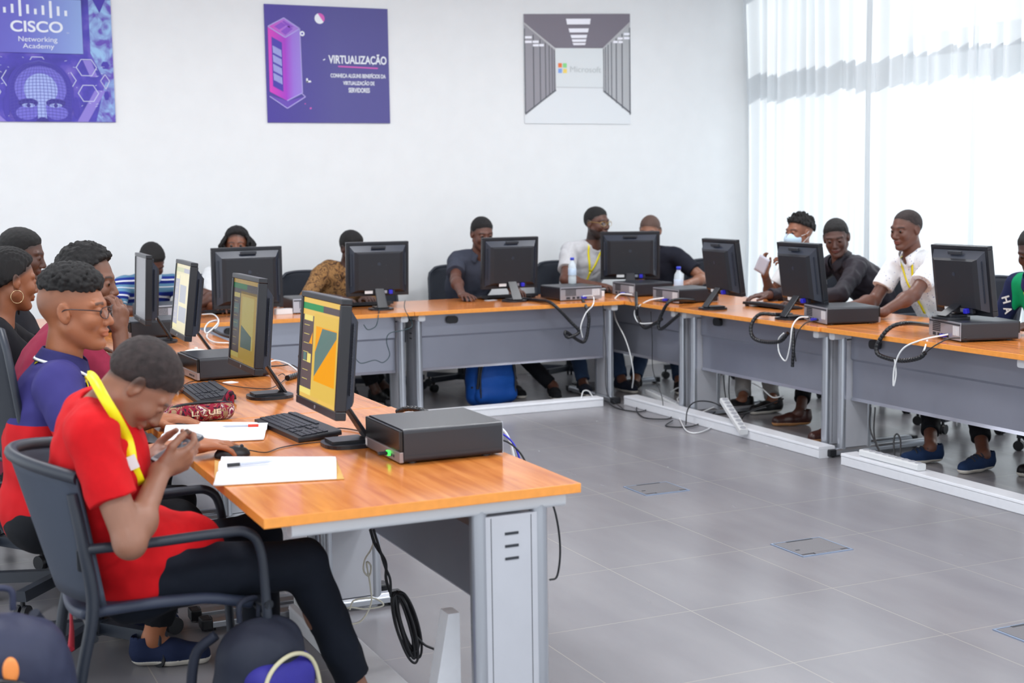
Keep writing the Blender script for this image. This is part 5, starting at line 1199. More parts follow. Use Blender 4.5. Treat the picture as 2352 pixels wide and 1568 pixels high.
    Hn = make_person('man in a brown leaf-patterned shirt, half hidden behind a monitor', (2.92, 10.0), -84, (3.165, 9.76, 1.128), -72, 18, 4, skin=(74, 48, 40), vox=.005, sc=1.05,
        shirt=cloth('brown_leaf_print', (140, 104, 64), noise_pattern([(0, (60, 42, 38)), (.40, (84, 60, 44)), (.46, (146, 108, 68)), (.56, (160, 120, 76)), (.62, (92, 68, 48)), (1, (138, 102, 64))], 15, 2.6, 2, 'noise', 'LINEAR')), shirt_name='patterned_shirt', trousers=BLKT, sleeve='long',
        wr=(2.93, 9.46, .79), wl=(3.15, 9.44, .785), hr=(-1, .6, -.5), handr=dict(d=(.5, -.6, 0), n=(0, 0, -1)), handl=dict(d=(0, -1, 0), n=(0, 0, -1)), mid=.03, seed=17, shw=.195, footr=(3.38, 9.72, 0), footl=(3.25, 9.55, 0), kneer=(2.98, 9.55, .51))
    collar(Hn, MATS['brown_leaf_print'])
    I_ = make_person('man in a grey polo shirt with his hand on a mouse', (4.06, 9.98), -98, (4.185, 9.72, 1.205), -92, 14, 0, skin=(98, 62, 50), vox=.005, sc=1.05,
        shirt=cloth('slate_grey_pique', (62, 66, 80)), shirt_name='polo_shirt', trousers=BLKT, wr=(3.85, 9.33, .782), wl=(4.32, 9.40, .782), hr=(-.9, .2, -.5), handr=dict(d=(-.05, -1, -.02), n=(0, 0, -1), curl=.3, spread=.4), handl=dict(d=(-.2, -1, 0), n=(0, 0, -1)),
        mid=.02, seed=19, footr=(4.50, 9.16, 0), footl=(4.28, 9.4, 0), kneer=(4.18, 9.50, .50), shoe=cloth('black_suede_shoe', (24, 24, 28)), bareankle=False, shw=.165)
    collar(I_, MATS['slate_grey_pique'])
    J = make_person('bearded man in gold-rimmed glasses, pale grey shirt and yellow lanyard', (5.08, 10.02), -92, (5.185, 9.74, 1.262), -72, 2, 0, skin=(92, 58, 46), vox=.005, sc=1.07,
        shirt=cloth('heather_grey_jersey', (196, 196, 200)), trousers=JEAN, wr=(4.98, 9.40, .80), wl=(5.27, 9.44, .79), hr=(-1, .3, -.6), hl=(1, .2, -.6), handr=dict(d=(.6, -.6, 0), n=(0, 0, -1), curl=.5), handl=dict(d=(-.3, -.9, 0), n=(0, 0, -1)),
        mid=.02, seed=21, beard=.9, eyes=.8, shw=.195, wrinkle=.0045, bareankle=False, footr=(4.77, 9.20, 0), kneer=(4.80, 9.46, .52), footl=(5.1, 9.2, 0), shoe=cloth('navy_black_shoe', (26, 30, 44)))
    glasses(J, gold=True, r=.023); lanyard(J, drop=.19, w=.017, tail=.10, shift=-.01)
    K = make_person('man with a shaved head in a black shirt, behind the corner monitor', (5.86, 9.82), -128, (5.62, 9.66, 1.192), -135, 16, 0, skin=(138, 92, 70), vox=.005, sc=1.06,
        shirt=cloth('navy_black_jersey', (28, 30, 42)), trousers=JEAN, wr=(5.45, 9.36, .79), wl=(5.72, 9.26, .79), handr=dict(d=(-.3, -1, 0), n=(0, 0, -1)), handl=dict(d=(-.8, -.3, 0), n=(0, 0, -1)), hl=(1, -.3, -.5), mid=.03,
        hair='buzz', hairmat=mat('shaved_stubble', (84, 62, 54), .7), hairline=(.064, -.04), seed=23, shw=.185, footr=(5.22, 9.20, 0), footl=(5.46, 8.95, 0), bareankle=False, shoe=cloth('black_red_shoe', (36, 30, 34)), kneer=(5.5, 9.45, .5), kneel=(5.62, 9.32, .5))
    # --- right row
    L_ = make_person('man in a white shirt and pale blue face mask holding up a grey card', (6.20, 8.40), 172, (6.07, 8.30, 1.195), 185, 0, 0, skin=(128, 80, 58), vox=.005, sc=1.05,
        shirt=cloth('white_red_shirt', (226, 226, 228)), trousers=GREYT, wr=(5.86, 8.42, .90), wl=(5.90, 8.14, .955), hr=(.1, .5, -1), hl=(.3, -.8, -.8), handr=dict(d=(-.25, .05, 1), n=(.1, -.6, .4), curl=.45), handl=dict(d=(-.5, .55, .6), n=(-.2, .7, -.4), curl=.55),
        hair='twists', hairline=(.078, .02), seed=25, mid=.03, sleeve='short', footr=(5.36, 7.95, 0), footl=(5.5, 7.8, 0), bareankle=False)
    face_mask(L_)
    M_ = make_person('man in a black jacket leaning in over the keyboard by the curtain', (6.30, 7.62), 168, (5.955, 7.72, 1.178), 226, 16, 6, skin=(86, 56, 48), vox=.005, sc=1.07,
        shirt=cloth('black_crinkled_jacket', (38, 34, 42), rough=.6), shirt_name='jacket', sleeve='long', trousers=BLKT, wr=(5.60, 8.02, .785), wl=(5.50, 7.46, .785), hr=(.5, .6, -.8), hl=(.3, -.9, -.6),
        handr=dict(d=(-1, .2, -.02), n=(0, 0, -1)), handl=dict(d=(-1, .25, 0), n=(0, 0, -1), spread=.4), mid=.08, seed=27, wrinkle=.006, shw=.20, kneer=(5.78, 7.75, .50), footr=(5.36, 7.30, 0), footl=(5.22, 6.76, 0), kneel=(5.75, 7.25, .5),
        shoe=LEATHER, shoe_sole=SOLE, gaze=(0, -.1), eyes=.75)
    collar(M_, MATS['black_crinkled_jacket'], rad=.08)
    N_ = make_person('man in a white speckled short-sleeved shirt with yellow lanyard by the curtains', (6.12, 6.72), 178, (5.835, 6.87, 1.255), 188, 8, 0, skin=(100, 64, 52), vox=.005, sc=1.06,
        shirt=cloth('white_speckled_cotton', (232, 234, 238), noise_pattern([(0, (52, 70, 150)), (.16, (52, 70, 150)), (.17, (232, 234, 238)), (1, (232, 234, 238))], 58, kind='voronoi', interp='LINEAR')), shirt_name='shirt', trousers=BLKT,
        wr=(5.48, 6.98, .785), wl=(5.42, 6.58, .782), hr=(.5, .4, -.9), hl=(.4, -.6, -.8), handr=dict(d=(-1, 0, 0), n=(0, 0, -1)), handl=dict(d=(-.7, .6, 0), n=(0, 0, -1)), mid=.02, hair='buzz', hairmat=HAIRB, hairline=(.085, -.035),
        seed=29, shw=.178, shoe=cloth('blue_canvas_shoe', (26, 46, 80)), footr=(5.26, 5.96, 0), footl=(5.36, 5.66, 0), kneer=(5.66, 6.45, .50), kneel=(5.68, 6.15, .5), laces=True, gaze=(0, -.25), eyes=.7)
    collar(N_, MATS['white_speckled_cotton']); lanyard(N_, drop=.22, w=.017, tail=.14)
    O = make_person('person in a green and navy sweater with yellow lanyard at the right edge', (6.00, 5.72), 180, (5.72, 5.70, 1.165), 205, 22, 0, skin=(70, 46, 40), vox=.005, sc=1.06,
        shirt=cloth('green_navy_sweater', (0, 150, 96), ramp_pattern((.1, 1, 0), [(0, (0, 150, 96)), (.60, (22, 32, 72)), (.985, (0, 150, 96))], 2.2, .31)), shirt_name='sweater', sleeve='long', trousers=BLKT,
        wr=(5.5, 5.86, .785), wl=(5.5, 5.5, .785), handr=dict(d=(-1, 0, 0), n=(0, 0, -1)), handl=dict(d=(-1, 0, 0), n=(0, 0, -1)), mid=.05, seed=31, shw=.18, footr=(5.58, 5.42, 0), footl=(5.40, 5.12, 0))
    lanyard(O, drop=.24, w=.015); collar(O, cloth('navy_collar', (44, 42, 92)))
    sw_ = [c_ for c_ in O['o'].children if c_.name.startswith('sweater')][0]
    for ch_, q_ in (('H', (5.7, 5.875, 0.893)), ('A', (5.7, 5.86, 0.835))):
        d_ = nrm(V(*q_)-V(0, 0, 1.55)); h_ = O['sf'].hit(V(*q_)-d_*.3, d_, .6)-d_*.008-O['org']
        M_t = T(*h_) @ Matrix.Rotation(math.radians(-44), 4, 'Z') @ Matrix.Rotation(math.radians(72), 4, 'Y')
        text_mesh('lettering', ch_, .038, .042, 0, 0, 0, TAG_W, sw_, bold=.03, M=M_t)
    return dict(A=A, B=B, C=C, F=F, L=L_, O=O)
PPL = people()

# ---------------------------------------------------------------- small things on and under the tables
CABW = mat('white_cable', (222, 224, 226), .4); CABB = mat('black_cable', (20, 22, 28), .45); CABG = mat('dark_teal_cable', (30, 56, 62), .45)
def cable(label, pts, r=.003, m=None, name='cable', group=None, sub=8):
    o = MB().tube([Vector(p) for p in pts], r, 8, sub=sub).build(name, m or CABB); return tag(o, label, 'cable', group)
def conduit(label, pts, r=.012, ends=()):
    P = spline(pts, 14); n = len(P)
    # spiral wrap: the radius steps along the run
    L_ = [0]
    for i in range(1, n): L_.append(L_[-1]+(P[i]-P[i-1]).length)
    N2 = max(30, int(L_[-1]/.0025)); Q = []; j = 0
    for i in range(N2+1):
        s_ = L_[-1]*i/N2
        while j < n-2 and L_[j+1] < s_: j += 1
        t = (s_-L_[j])/max(L_[j+1]-L_[j], 1e-9); Q.append(P[j].lerp(P[j+1], t))
    o = MB().tube(Q, r, 10, sub=1, rf=lambda t, i: r*(1.0 if i % 8 < 6 else .86)).build('cable_conduit', mat('black_spiral_wrap', (16, 18, 24), .28)); return tag(o, label, 'cable bundle', 'black spiral-wrapped cable bundles')
def keyboard():
    km = mat('keyboard_black', (26, 28, 36), .45); kk = mat('key_black', (34, 37, 48), .4)
    def one(label, x, y, a, z=.74, tilt=5):
        t = thing('keyboard', label, 'keyboard', (x, y, z), a, 'black computer keyboards')
        Mx = Matrix.Rotation(math.radians(tilt), 4, 'X')
        MB().prism([(z_, x_) for x_, z_ in rrect(.45, .018, .006, 0, .014)], -.075, .075, 'y', M=Mx).build('case', km, t, bevel=.003)
        for nm, x0, x1, y0, y1, nx, ny in (('letter_keys', -.215, .065, -.060, .035, 14, 5), ('function_keys', -.215, .065, .045, .060, 13, 1), ('arrow_keys', .078, .128, -.060, -.022, 3, 2), ('navigation_keys', .078, .128, .0, .035, 3, 2), ('number_keys', .140, .215, -.060, .035, 4, 5)):
            g = MB(); dx = (x1-x0)/nx; dy = (y1-y0)/ny
            for i in range(nx):
                for j in range(ny):
                    if nm == 'letter_keys' and j == 0 and 4 <= i <= 9:
                        if i == 4: g.box(x0+4*dx+.0015, x0+10*dx-.0015, y0+.0015, y0+dy-.0015, .022, .0275, M=Mx)
                        continue
                    g.box(x0+i*dx+.0015, x0+(i+1)*dx-.0015, y0+j*dy+.0015, y0+(j+1)*dy-.0015, .022, .0275, M=Mx)
            g.build(nm, kk, t, bevel=.001)
        for sx in (-1, 1): MB().box(sx*.19-.012, sx*.19+.012, .055, .070, -.0, .014).build('fold_out_foot', km, t)
        return t
    a = one('black keyboard in front of the nearest monitor, between the two open notebooks', 1.262, 4.55, math.radians(-86))
    def cp(label, x, y, deg): return dup(a, (x, y, .74), math.radians(deg), label)
    cp('black keyboard in front of the second monitor, behind the patterned pencil case', 1.165, 5.52, -92)
    cp('black keyboard by the third computer case, partly behind the maroon shirt', 1.08, 6.70, -90)
    cp('black keyboard under the hands of the long-haired woman at the back', 2.18, 9.28, 180)
    cp('black keyboard behind the monitor of the brown patterned shirt', 3.06, 9.30, 180)
    cp('black keyboard beside the mouse of the man in the grey polo', 4.22, 9.36, 178)
    cp('black keyboard at the far corner behind the monitor between the bottles', 5.12, 9.38, 160)
    cp('black keyboard under the hand of the man in the black jacket', 5.36, 7.62, 92)
keyboard()
def mouse(label, x, y, a):
    s = SDF(.0025); c, sn = math.cos(a), math.sin(a); R_ = np.array([[c, -sn, 0], [sn, c, 0], [0, 0, 1]]); s.el([0, 0, .006], [.055, .031, .030], R_, k=.01); s.build_field(); s.post(lambda P, d: np.maximum(d, .001-P[:, 2]), .04)
    o = s.obj('computer_mouse', BLACKP, None, (0, 0, 0)); o.location = (x, y, .741); tag(o, label, 'mouse', 'black computer mice')
    MB().cyl(Vector((.03*c, .03*sn, .031))-Vector((-sn, c, 0))*.004, Vector((.03*c, .03*sn, .031))+Vector((-sn, c, 0))*.004, .006, n=12).build('scroll_wheel', BZG, o); return o
mouse('black mouse under the hand reaching over the near table', .955, 4.19, -.1)
mouse('black mouse under the hand of the man in the grey polo', 3.85, 9.24, -1.6)
cable('thin mouse cable from the mouse to the keyboard on the near table', [(1.005, 4.185, .758), (1.06, 4.19, .745), (1.13, 4.26, .743), (1.24, 4.29, .743), (1.40, 4.25, .745)], .0018)
cable('black cable trailing behind the nearest monitor', [(1.33, 4.42, .75), (1.40, 4.50, .745), (1.45, 4.36, .745), (1.42, 4.22, .745), (1.50, 4.17, .745)], .0022)

PAGE = mat('white_paper', (240, 241, 246), .7); KRAFT = mat('kraft_cover', (206, 158, 84), .7); RULE = mat('pale_ruled_line', (196, 206, 226), .7)
def notebook(label, x, y, a, w=.27, d=.17, kraft=True):
    """open notebook, spine along local x; pages at +y and -y"""
    t = thing('open_notebook', label, 'notebook', (x, y, .74), a)
    if kraft: 
        MB().grid(lambda u, v: (-w/2-.01+(w+.02)*u, -d+2*d*v, .0015+.03*max(0, .10-u)*10*max(0, v-.5)*.8), 20, 8).build('cover', KRAFT, t, solid=.0012)
    for sd in (-1, 1):
        f = lambda u, v, sd=sd: (-w/2+w*u+(-.012*v if sd < 0 else .01*v), sd*d*v, .004+.012*math.sin(min(1, v*1.6)*PI)**.8*(.6 if sd < 0 else 1.1)+.004*(1-v)+(.018*(1-u)*v if sd > 0 else 0))
        pg = MB().grid(f, 14, 12).build('page', PAGE, t, solid=.004)
        rl = MB()
        for k in range(14):
            v0 = .12+k*.06; rl.grid(lambda u, v, v0=v0: tuple(np.array(f(.05+.9*u, v0+.004*v))+np.array([0, 0, .0024])), 10, 1)
        rl.build('ruled_lines', RULE, pg)
    return t
notebook('open notebook with kraft cover and a dark pen on it, at the near table edge', 1.02, 3.90, math.radians(-13), .34, .16)
notebook('open white notebook with a red-capped pen on it, by the patterned pencil case', 1.00, 4.62, math.radians(-14), .34, .165, False)
def pen(label, a, b, r=.0042, m=None, cap=None):
    a, b = Vector(a), Vector(b); t = MB().cyl(a, b, r, n=10).cyl(b, b+(b-a).normalized()*.012, r*.9, .0008, n=10).build('pen', m or BLACKP); tag(t, label, 'pen')
    MB().cyl(a-(b-a).normalized()*.002, a+(b-a)*.30, r*1.2, n=10).build('cap', cap or BLACKP, t); return t
pen('dark pen lying on the open kraft-covered notebook', (.885, 3.945, .765), (1.00, 3.925, .768), .0042, mat('clear_pen_body', (190, 196, 210), .3), BLACKP)
pen('red-capped pen lying on the white notebook', (1.13, 4.56, .768), (1.03, 4.60, .768), .0042, mat('clear_pen_body', ()) , mat('red_pen_cap', (226, 58, 30), .35))
def pencil_case():
    m = cloth('graffiti_pattern', (110, 44, 60), noise_pattern([(0, (46, 30, 44)), (.38, (138, 28, 52)), (.48, (150, 124, 96)), (.54, (120, 30, 70)), (.60, (206, 196, 190)), (.66, (96, 84, 60))], 22, 1.5, 3))
    s = SDF(.0035); s.rc((-.105, 0, .034), (.105, 0, .034), .034, k=.02); s.rc((-.10, .02, .03), (.10, .02, .03), .030, k=.02); s.build_field()
    s.post(lambda P, d: np.maximum(d+.0025*wob(P, 60, 3), .002-P[:, 2]), .05)
    o = s.obj('pencil_case', m, None, (0, 0, 0)); o.location = (1.0, 4.905, .74); o.rotation_euler = (0, 0, math.radians(10)); tag(o, 'maroon and khaki graffiti-patterned zip pencil case beside the white notebook', 'pencil case')
    MB().tube([(-.12, -.012, .058), (-.05, -.012, .068), (.05, -.012, .068), (.125, -.012, .058)], .005, 8).build('zip', BLACKP, o)
    M = T(.02, -.0335, .034); text_mesh('lettering', 'LIQUE', .11, .022, 0, 0, 0, mat('cream_letter', (222, 210, 180), .6), o, bold=.02, M=M)
    MB().tube([(.10, 0, .062), (.118, .0, .09), (.132, .0, .088), (.128, 0, .05)], .009, 8).build('wrist_loop', m, o)
pencil_case()
def phone(label, x, y, z, rz, rx):
    t = MB().prism(rrect(.068, .142, .010), 0, .009, 'z').build('mobile_phone', mat('phone_slate_body', (54, 62, 76), .35)); t.location = (x, y, z); t.rotation_euler = (rx, 0, rz); tag(t, label, 'phone')
    MB().prism(rrect(.060, .122, .004), .0091, .0096, 'z').build('screen', mat('phone_screen', (70, 80, 92), .12), t); return t
phone('dark phone held in both hands of the person in the red shirt', .705, 3.735, .862, math.radians(-76), math.radians(24))
phone('dark phone on the table by the white-shirted man, with a white charger cable', 5.33, 6.62, .741, math.radians(70), 0)
cable('white charger cable beside the dark phone on the right row', [(5.20, 6.75, .75), (5.26, 6.72, .746), (5.31, 6.68, .746)], .003, CABW)
def cap_():
    m = cloth('white_cap_cotton', (230, 228, 222)); s = SDF(.004); s.el((0, 0, .0), (.105, .085, .085), k=.02); s.el((.13, 0, .008), (.085, .075, .010), k=.02); s.build_field(); s.post(lambda P, d: np.maximum(d+.003*wob(P, 40, 4), .002-P[:, 2]), .06)
    o = s.obj('cloth_cap', m, None, (0, 0, 0)); o.location = (1.33, 6.50, .74); o.rotation_euler = (0, 0, .3); tag(o, 'crumpled white cloth cap on the left row behind the computer case', 'cap')
    MB().cyl((0, 0, .083), (0, 0, .090), .008, n=10).build('button', m, o)
cap_()
def bottle(label, x, y, z):
    t = thing('water_bottle', label, 'bottle', (x, y, z), 0, 'clear plastic water bottles with blue caps')
    g = bpy.data.materials.get('bottle_plastic') 
    if g is None:
        g = bpy.data.materials.new('bottle_plastic'); g.use_nodes = True; nt = g.node_tree; b = nt.nodes['Principled BSDF']; b.inputs['Base Color'].default_value = (.80, .90, .96, 1); b.inputs['Roughness'].default_value = .08; b.inputs['Alpha'].default_value = .5
    MB().lathe([(.0, .0), (.026, 0), (.030, .006), (.030, .05), (.028, .055), (.030, .06), (.030, .12), (.026, .145), (.014, .165), (.013, .178)], n=24).build('body', g, t)
    MB().lathe([(.0305, .065), (.0308, .066), (.0308, .112), (.0305, .113)], n=24).build('paper_label', mat('bottle_label', (196, 214, 236), .5), t)
    MB().lathe([(.0, .174), (.0155, .174), (.0155, .192), (.013, .194), (0, .194)], n=20).build('cap', mat('blue_bottle_cap', (42, 60, 190), .35), t)
bottle('clear water bottle with blue cap standing on a computer case before the bearded man', 4.655, 9.14, .841)
bottle('clear water bottle with blue cap, right one, before the shaved-head man', 5.30, 8.70, .741); bpy.data.objects['water_bottle.001'].scale = (1.12, 1.12, 1.15)

def backpacks():
    blue = cloth('royal_blue_nylon', (16, 74, 156), rough=.55); dk = cloth('charcoal_nylon', (40, 44, 58), rough=.6); pur = cloth('purple_blue_nylon', (52, 48, 140), rough=.5)
    def bag(label, x, y, rz, m, front, w=.30, h=.46, d=.17, vox=.006, lean=.0, trim=None):
        s = SDF(vox); c = lambda px_, py, pz: (px_, py+lean*pz, pz)
        for sx in (-1, 1): s.rc(c(sx*(w/2-.07), 0, .075), c(sx*(w/2-.10), .0, h-.10), .075, .062, k=.05)
        s.el(c(0, 0, h*.45), (w/2, d/2, h*.46), k=.05); s.el(c(0, -.01, h*.78), (w*.40, d*.44, h*.2), k=.04); s.build_field()
        s.post(lambda P, dd: np.maximum(dd+.004*wob(P, 26, 6)+.002*wob(P, 70, 2), .003-P[:, 2]), .06)
        o = s.obj('backpack', m, None, (0, 0, 0)); o.location = (x, y, 0); o.rotation_euler = (0, 0, rz); tag(o, label, 'backpack')
        s = SDF(vox); s.rc(c(-(w*.28), -d*.36, .085), c(w*.28, -d*.36, .085), .06, k=.04); s.rc(c(-w*.22, -d*.34, h*.66), c(w*.22, -d*.34, h*.66), .05, k=.08); s.el(c(0, -d*.36, h*.40), (w*.42, .062, h*.36), k=.03); s.build_field()
        s.post(lambda P, dd: np.maximum(dd+.004*wob(P, 30, 8), .004-P[:, 2]), .05); fp = s.obj('front_pocket', front, o, (0, 0, 0))
        MB().tube([c(-w*.36, -d*.58, h*.16), c(-w*.36, -d*.58, h*.50), c(-w*.26, -d*.58, h*.72), c(0, -d*.60, h*.80), c(w*.26, -d*.58, h*.72), c(w*.36, -d*.58, h*.50), c(w*.36, -d*.58, h*.16)], .006, 8).build('zip_piping', trim or BLACKP, o)
        MB().tube([c(-.035, d*.2, h-.02), c(-.03, d*.2, h+.03), c(.03, d*.2, h+.03), c(.035, d*.2, h-.02)], .008, 8).build('grab_handle', m, o)
        for sx in (-1, 1):
            MB().tube([c(sx*.08, d*.42, h-.05), c(sx*.12, d*.62, h*.75), c(sx*.14, d*.60, h*.4), c(sx*.13, d*.40, .08)], .014, 8).build('shoulder_strap', dk, o)
            MB().box(sx*w*.46-.006, sx*w*.46+.006, -d*.3, d*.1, h*.30, h*.33).build('side_buckle', BLACKP, o)
        return o
    b = bag('royal blue backpack standing on the floor under the back table', 3.95, 9.06, .05, blue, blue, .38, .47, .20)
    MB().cyl((0, -.105, .40), (0, -.112, .40), .014, n=14).build('round_badge', mat('pale_badge', (206, 214, 196), .4), b)
    for sx in (-1, 1): MB().tube([(sx*.12, -.07, .44), (sx*.135, -.10, .30), (sx*.15, -.09, .14)], .012, 8).build('compression_strap', BLACKP, b)
    a = bag('charcoal backpack with a purple-blue front pocket beside the near armchair and black trouser legs', .868, 3.56, math.radians(28), dk, pur, .29, .43, .2, trim=mat('cream_piping', (196, 190, 160), .5))
    for q_ in range(2): MB().box(-.035, -.005, -.142, -.136, .22+q_*.018, .232+q_*.018).build('sewn_patch', TAG_W, a)
    c = bag('slate blue backpack with an orange oval badge, cut off at the bottom left corner', .20, 3.34, math.radians(-6), cloth('slate_blue_nylon', (48, 52, 74), rough=.5), MATS['slate_blue_nylon'] if 'slate_blue_nylon' in MATS else dk, .36, .60, .26)
    e = MB().lathe([(0, 0), (.022, 0), (.022, .003), (.014, .006), (0, .006)], n=20, M=T(.03, -.148, .50) @ Matrix.Rotation(PI/2, 4, 'X') @ Matrix.Diagonal((.8, 1.4, 1, 1))); e.build('oval_badge', mat('orange_badge', (232, 140, 70), .4), c)
    MB().tube([(-.02, -.147, .48), (.01, -.153, .43), (.04, -.152, .38)], .004, 6).build('red_piping', mat('red_piping', (190, 40, 50), .5), c)
backpacks()
tag(MB().tube([(0.442, 4.044, 0.36), (0.433, 3.967, 0.33), (0.422, 3.905, 0.3)], .006, 6, rf=lambda t, i: .004+.006*t).build('red_strap', mat('red_strap_fabric', (170, 26, 46), .7)), 'thin red strap hanging under the seat of the near armchair', 'strap')

# --- small items on the back tables
def small_box(name, label, cat, x, y, z, w, d, h, m, rz=0):
    o = MB().prism(rrect(w, d, min(w, d)*.22), 0, h, 'z').build(name, m, bevel=.003); o.location = (x, y, z); o.rotation_euler = (0, 0, rz); tag(o, label, cat); return o
small_box('paper_scrap', 'small white paper scrap by the base of the second monitor', 'paper', 1.34, 5.86, .741, .05, .06, .001, PAGE, .4)
pb = small_box('power_adapter', 'white power adapter on the back table right of the large monitor', 'power adapter', 2.43, 9.00, .741, .12, .06, .035, CABW)
small_box('card', 'small white and yellow card on the table before the man in the grey polo', 'card', 4.03, 9.22, .741, .09, .055, .002, PAGE, .2)
small_box('tissue_pack', 'small white packet on the table beside the monitor of the far corner', 'packet', 4.86, 9.10, .741, .07, .05, .04, PAGE, .4)
o = MB().grid(lambda u, v: (.09*(u-.5), .003*math.sin(u*3), .13*(v-.5)), 6, 6).build('grey_card', mat('grey_card_paper', (190, 192, 206), .6), solid=.001); o.location = (5.8, 8.373, 0.973); o.rotation_euler = (math.radians(8), math.radians(28), math.radians(-62)); tag(o, 'pale grey card held up by the man in the face mask', 'card')

# --- cables
XE = 4.815
conduit('black spiral-wrapped bundle running off the back table edge and looping down by the corner', [(4.226, 9.096, 0.752), (4.251, 8.891, 0.752), (4.236, 8.63, 0.749), (4.361, 8.6, 0.62), (4.424, 8.59, 0.545), (4.343, 8.6, 0.509), (4.332, 8.61, 0.548), (4.473, 8.62, 0.468), (4.51, 8.61, 0.59), (4.509, 8.62, 0.682), (4.504, 8.688, 0.76)])
conduit('second black spiral bundle looping below the inner corner of the tables', [(5.001, 8.805, 0.78), (4.8, 8.441, 0.726), (4.8, 8.429, 0.642), (4.79, 8.315, 0.578), (4.79, 8.197, 0.61), (4.79, 8.08, 0.655)])
conduit('third black spiral bundle from the right corner computer case, looping under the edge', [(5.154, 8.222, 0.755), (4.9, 8.036, 0.785), (4.81, 8.028, 0.769), (4.79, 8.092, 0.677), (4.78, 8.11, 0.608), (4.79, 8.081, 0.59), (4.8, 7.956, 0.658), (4.8, 7.872, 0.703)])
conduit('black spiral bundle curling off the table under the black jacket monitor', [(5.073, 7.007, 0.755), (4.9, 6.934, 0.769), (4.84, 7.007, 0.767), (4.8, 7.035, 0.706), (4.79, 7.011, 0.637), (4.79, 6.91, 0.614), (4.79, 6.733, 0.631), (4.8, 6.662, 0.686)])
conduit('short black bundle hanging straight down below the right row computer case', [(4.81, 6.625, 0.721), (4.79, 6.596, 0.603), (4.79, 6.603, 0.496)], .010)
conduit('black spiral bundle curling off the table right of the white-shirted man', [(5.323, 6.016, 0.755), (4.95, 5.805, 0.807), (4.86, 5.835, 0.786), (4.82, 5.88, 0.708), (4.81, 5.881, 0.654), (4.81, 5.824, 0.632), (4.81, 5.686, 0.628), (4.81, 5.553, 0.656), (4.82, 5.517, 0.686)])
conduit('black spiral-wrapped bundle lying on the left row between the near monitors', [(1.57, 5.79, 0.752), (1.659, 5.9, 0.752), (1.741, 6.03, 0.755), (1.777, 6.192, 0.775), (1.786, 6.342, 0.775)])
conduit('short black spiral bundle on the left row beyond the second monitor', [(1.735, 7.973, 0.76), (1.734, 7.748, 0.755), (1.756, 7.579, 0.752)], .010)
conduit('black spiral bundle behind the largest computer case', [(1.68, 4.708, 0.75), (1.704, 4.667, 0.765), (1.731, 4.629, 0.765), (1.77, 4.623, 0.75)], .010)
G_ = 'loose cables hanging from the tables'
cable('white network cable looping down beside the back-corner bundle', [(4.419, 8.511, 0.8), (4.62, 8.75, 0.775), (4.551, 8.62, 0.726), (4.487, 8.61, 0.668), (4.443, 8.6, 0.579), (4.456, 8.6, 0.502)], .0045, CABW, group=G_)
cable('white cable curving from the rear computer case at the corner', [(4.99, 8.838, 0.763), (4.93, 8.906, 0.767), (4.86, 8.879, 0.731)], .0050, CABW, group=G_)
cable('white cable making a big loop below the inner corner', [(4.94, 8.303, 0.778), (4.86, 8.375, 0.758), (4.8, 8.441, 0.702), (4.79, 8.448, 0.65), (4.79, 8.376, 0.604), (4.79, 8.197, 0.618)], .0050, CABW, group=G_)
cable('long white cable hanging from the inner corner down to the floor', [(4.86, 8.892, 0.679), (4.83, 8.793, 0.589), (4.82, 8.647, 0.477), (4.82, 8.567, 0.36), (4.84, 8.559, 0.219), (4.88, 8.65, 0.11)], .0045, CABW, group=G_)
cable('thin black cable hanging straight down at the inner corner', [(4.8, 8.243, 0.695), (4.8, 8.226, 0.501), (4.8, 8.216, 0.292), (4.8, 8.1, 0.125), (4.79, 8.061, 0.012)], .0028, CABB, group=G_)
cable('thin black cable hanging beside the corner table leg', [(4.631, 8.62, 0.722), (4.644, 8.61, 0.413), (4.652, 8.61, 0.101), (4.662, 8.388, 0.006)], .0028, CABB, group=G_)
cable('white cable hanging in a loop under the black jacket monitor case', [(4.92, 6.633, 0.776), (4.86, 6.64, 0.774), (4.8, 6.62, 0.728), (4.79, 6.626, 0.626), (4.79, 6.667, 0.525), (4.79, 6.733, 0.564), (4.79, 6.742, 0.64), (4.79, 6.691, 0.684)], .0045, CABW, group=G_)
cable('black cable arcing from the case under the black jacket monitor', [(4.93, 6.547, 0.765), (4.84, 6.55, 0.751), (4.8, 6.569, 0.694), (4.8, 6.597, 0.603), (4.8, 6.584, 0.528)], .0035, CABB, group=G_)
cable('white cable hanging low in a long loop at the right row', [(4.96, 5.508, 0.773), (4.86, 5.581, 0.745), (4.8, 5.659, 0.696), (4.79, 5.712, 0.599), (4.79, 5.72, 0.493), (4.8, 5.713, 0.553), (4.8, 5.725, 0.632)], .0045, CABW, group=G_)
cable('black cable from the rightmost computer case to the bundle', [(4.98, 5.397, 0.764), (4.9, 5.434, 0.761), (4.82, 5.454, 0.726), (4.81, 5.521, 0.675)], .0035, CABB, group=G_)
cable('short white cable stub joining the right bundle', [(4.88, 5.571, 0.744), (4.82, 5.521, 0.708), (4.82, 5.533, 0.689)], .0045, CABW, group=G_)
cable('black mouse cable dropping off the back table beside the tube legs', [(3.124, 9.033, 0.75), (2.993, 8.7, 0.751), (2.957, 8.62, 0.702), (2.935, 8.61, 0.661), (2.884, 8.61, 0.644), (2.858, 8.62, 0.678)], .0032, CABG, group=G_)
cable('dark teal cable snaking across the grey panel left of the tube legs', [(3.269, 8.95, 0.794), (3.151, 8.63, 0.763), (3.193, 8.61, 0.661), (3.137, 8.6, 0.63), (3.03, 8.6, 0.613), (3.007, 8.6, 0.557), (3.026, 8.6, 0.469), (2.979, 8.6, 0.423), (2.92, 8.6, 0.442), (2.833, 8.61, 0.426), (2.792, 8.62, 0.462)], .0030, CABG, group=G_)
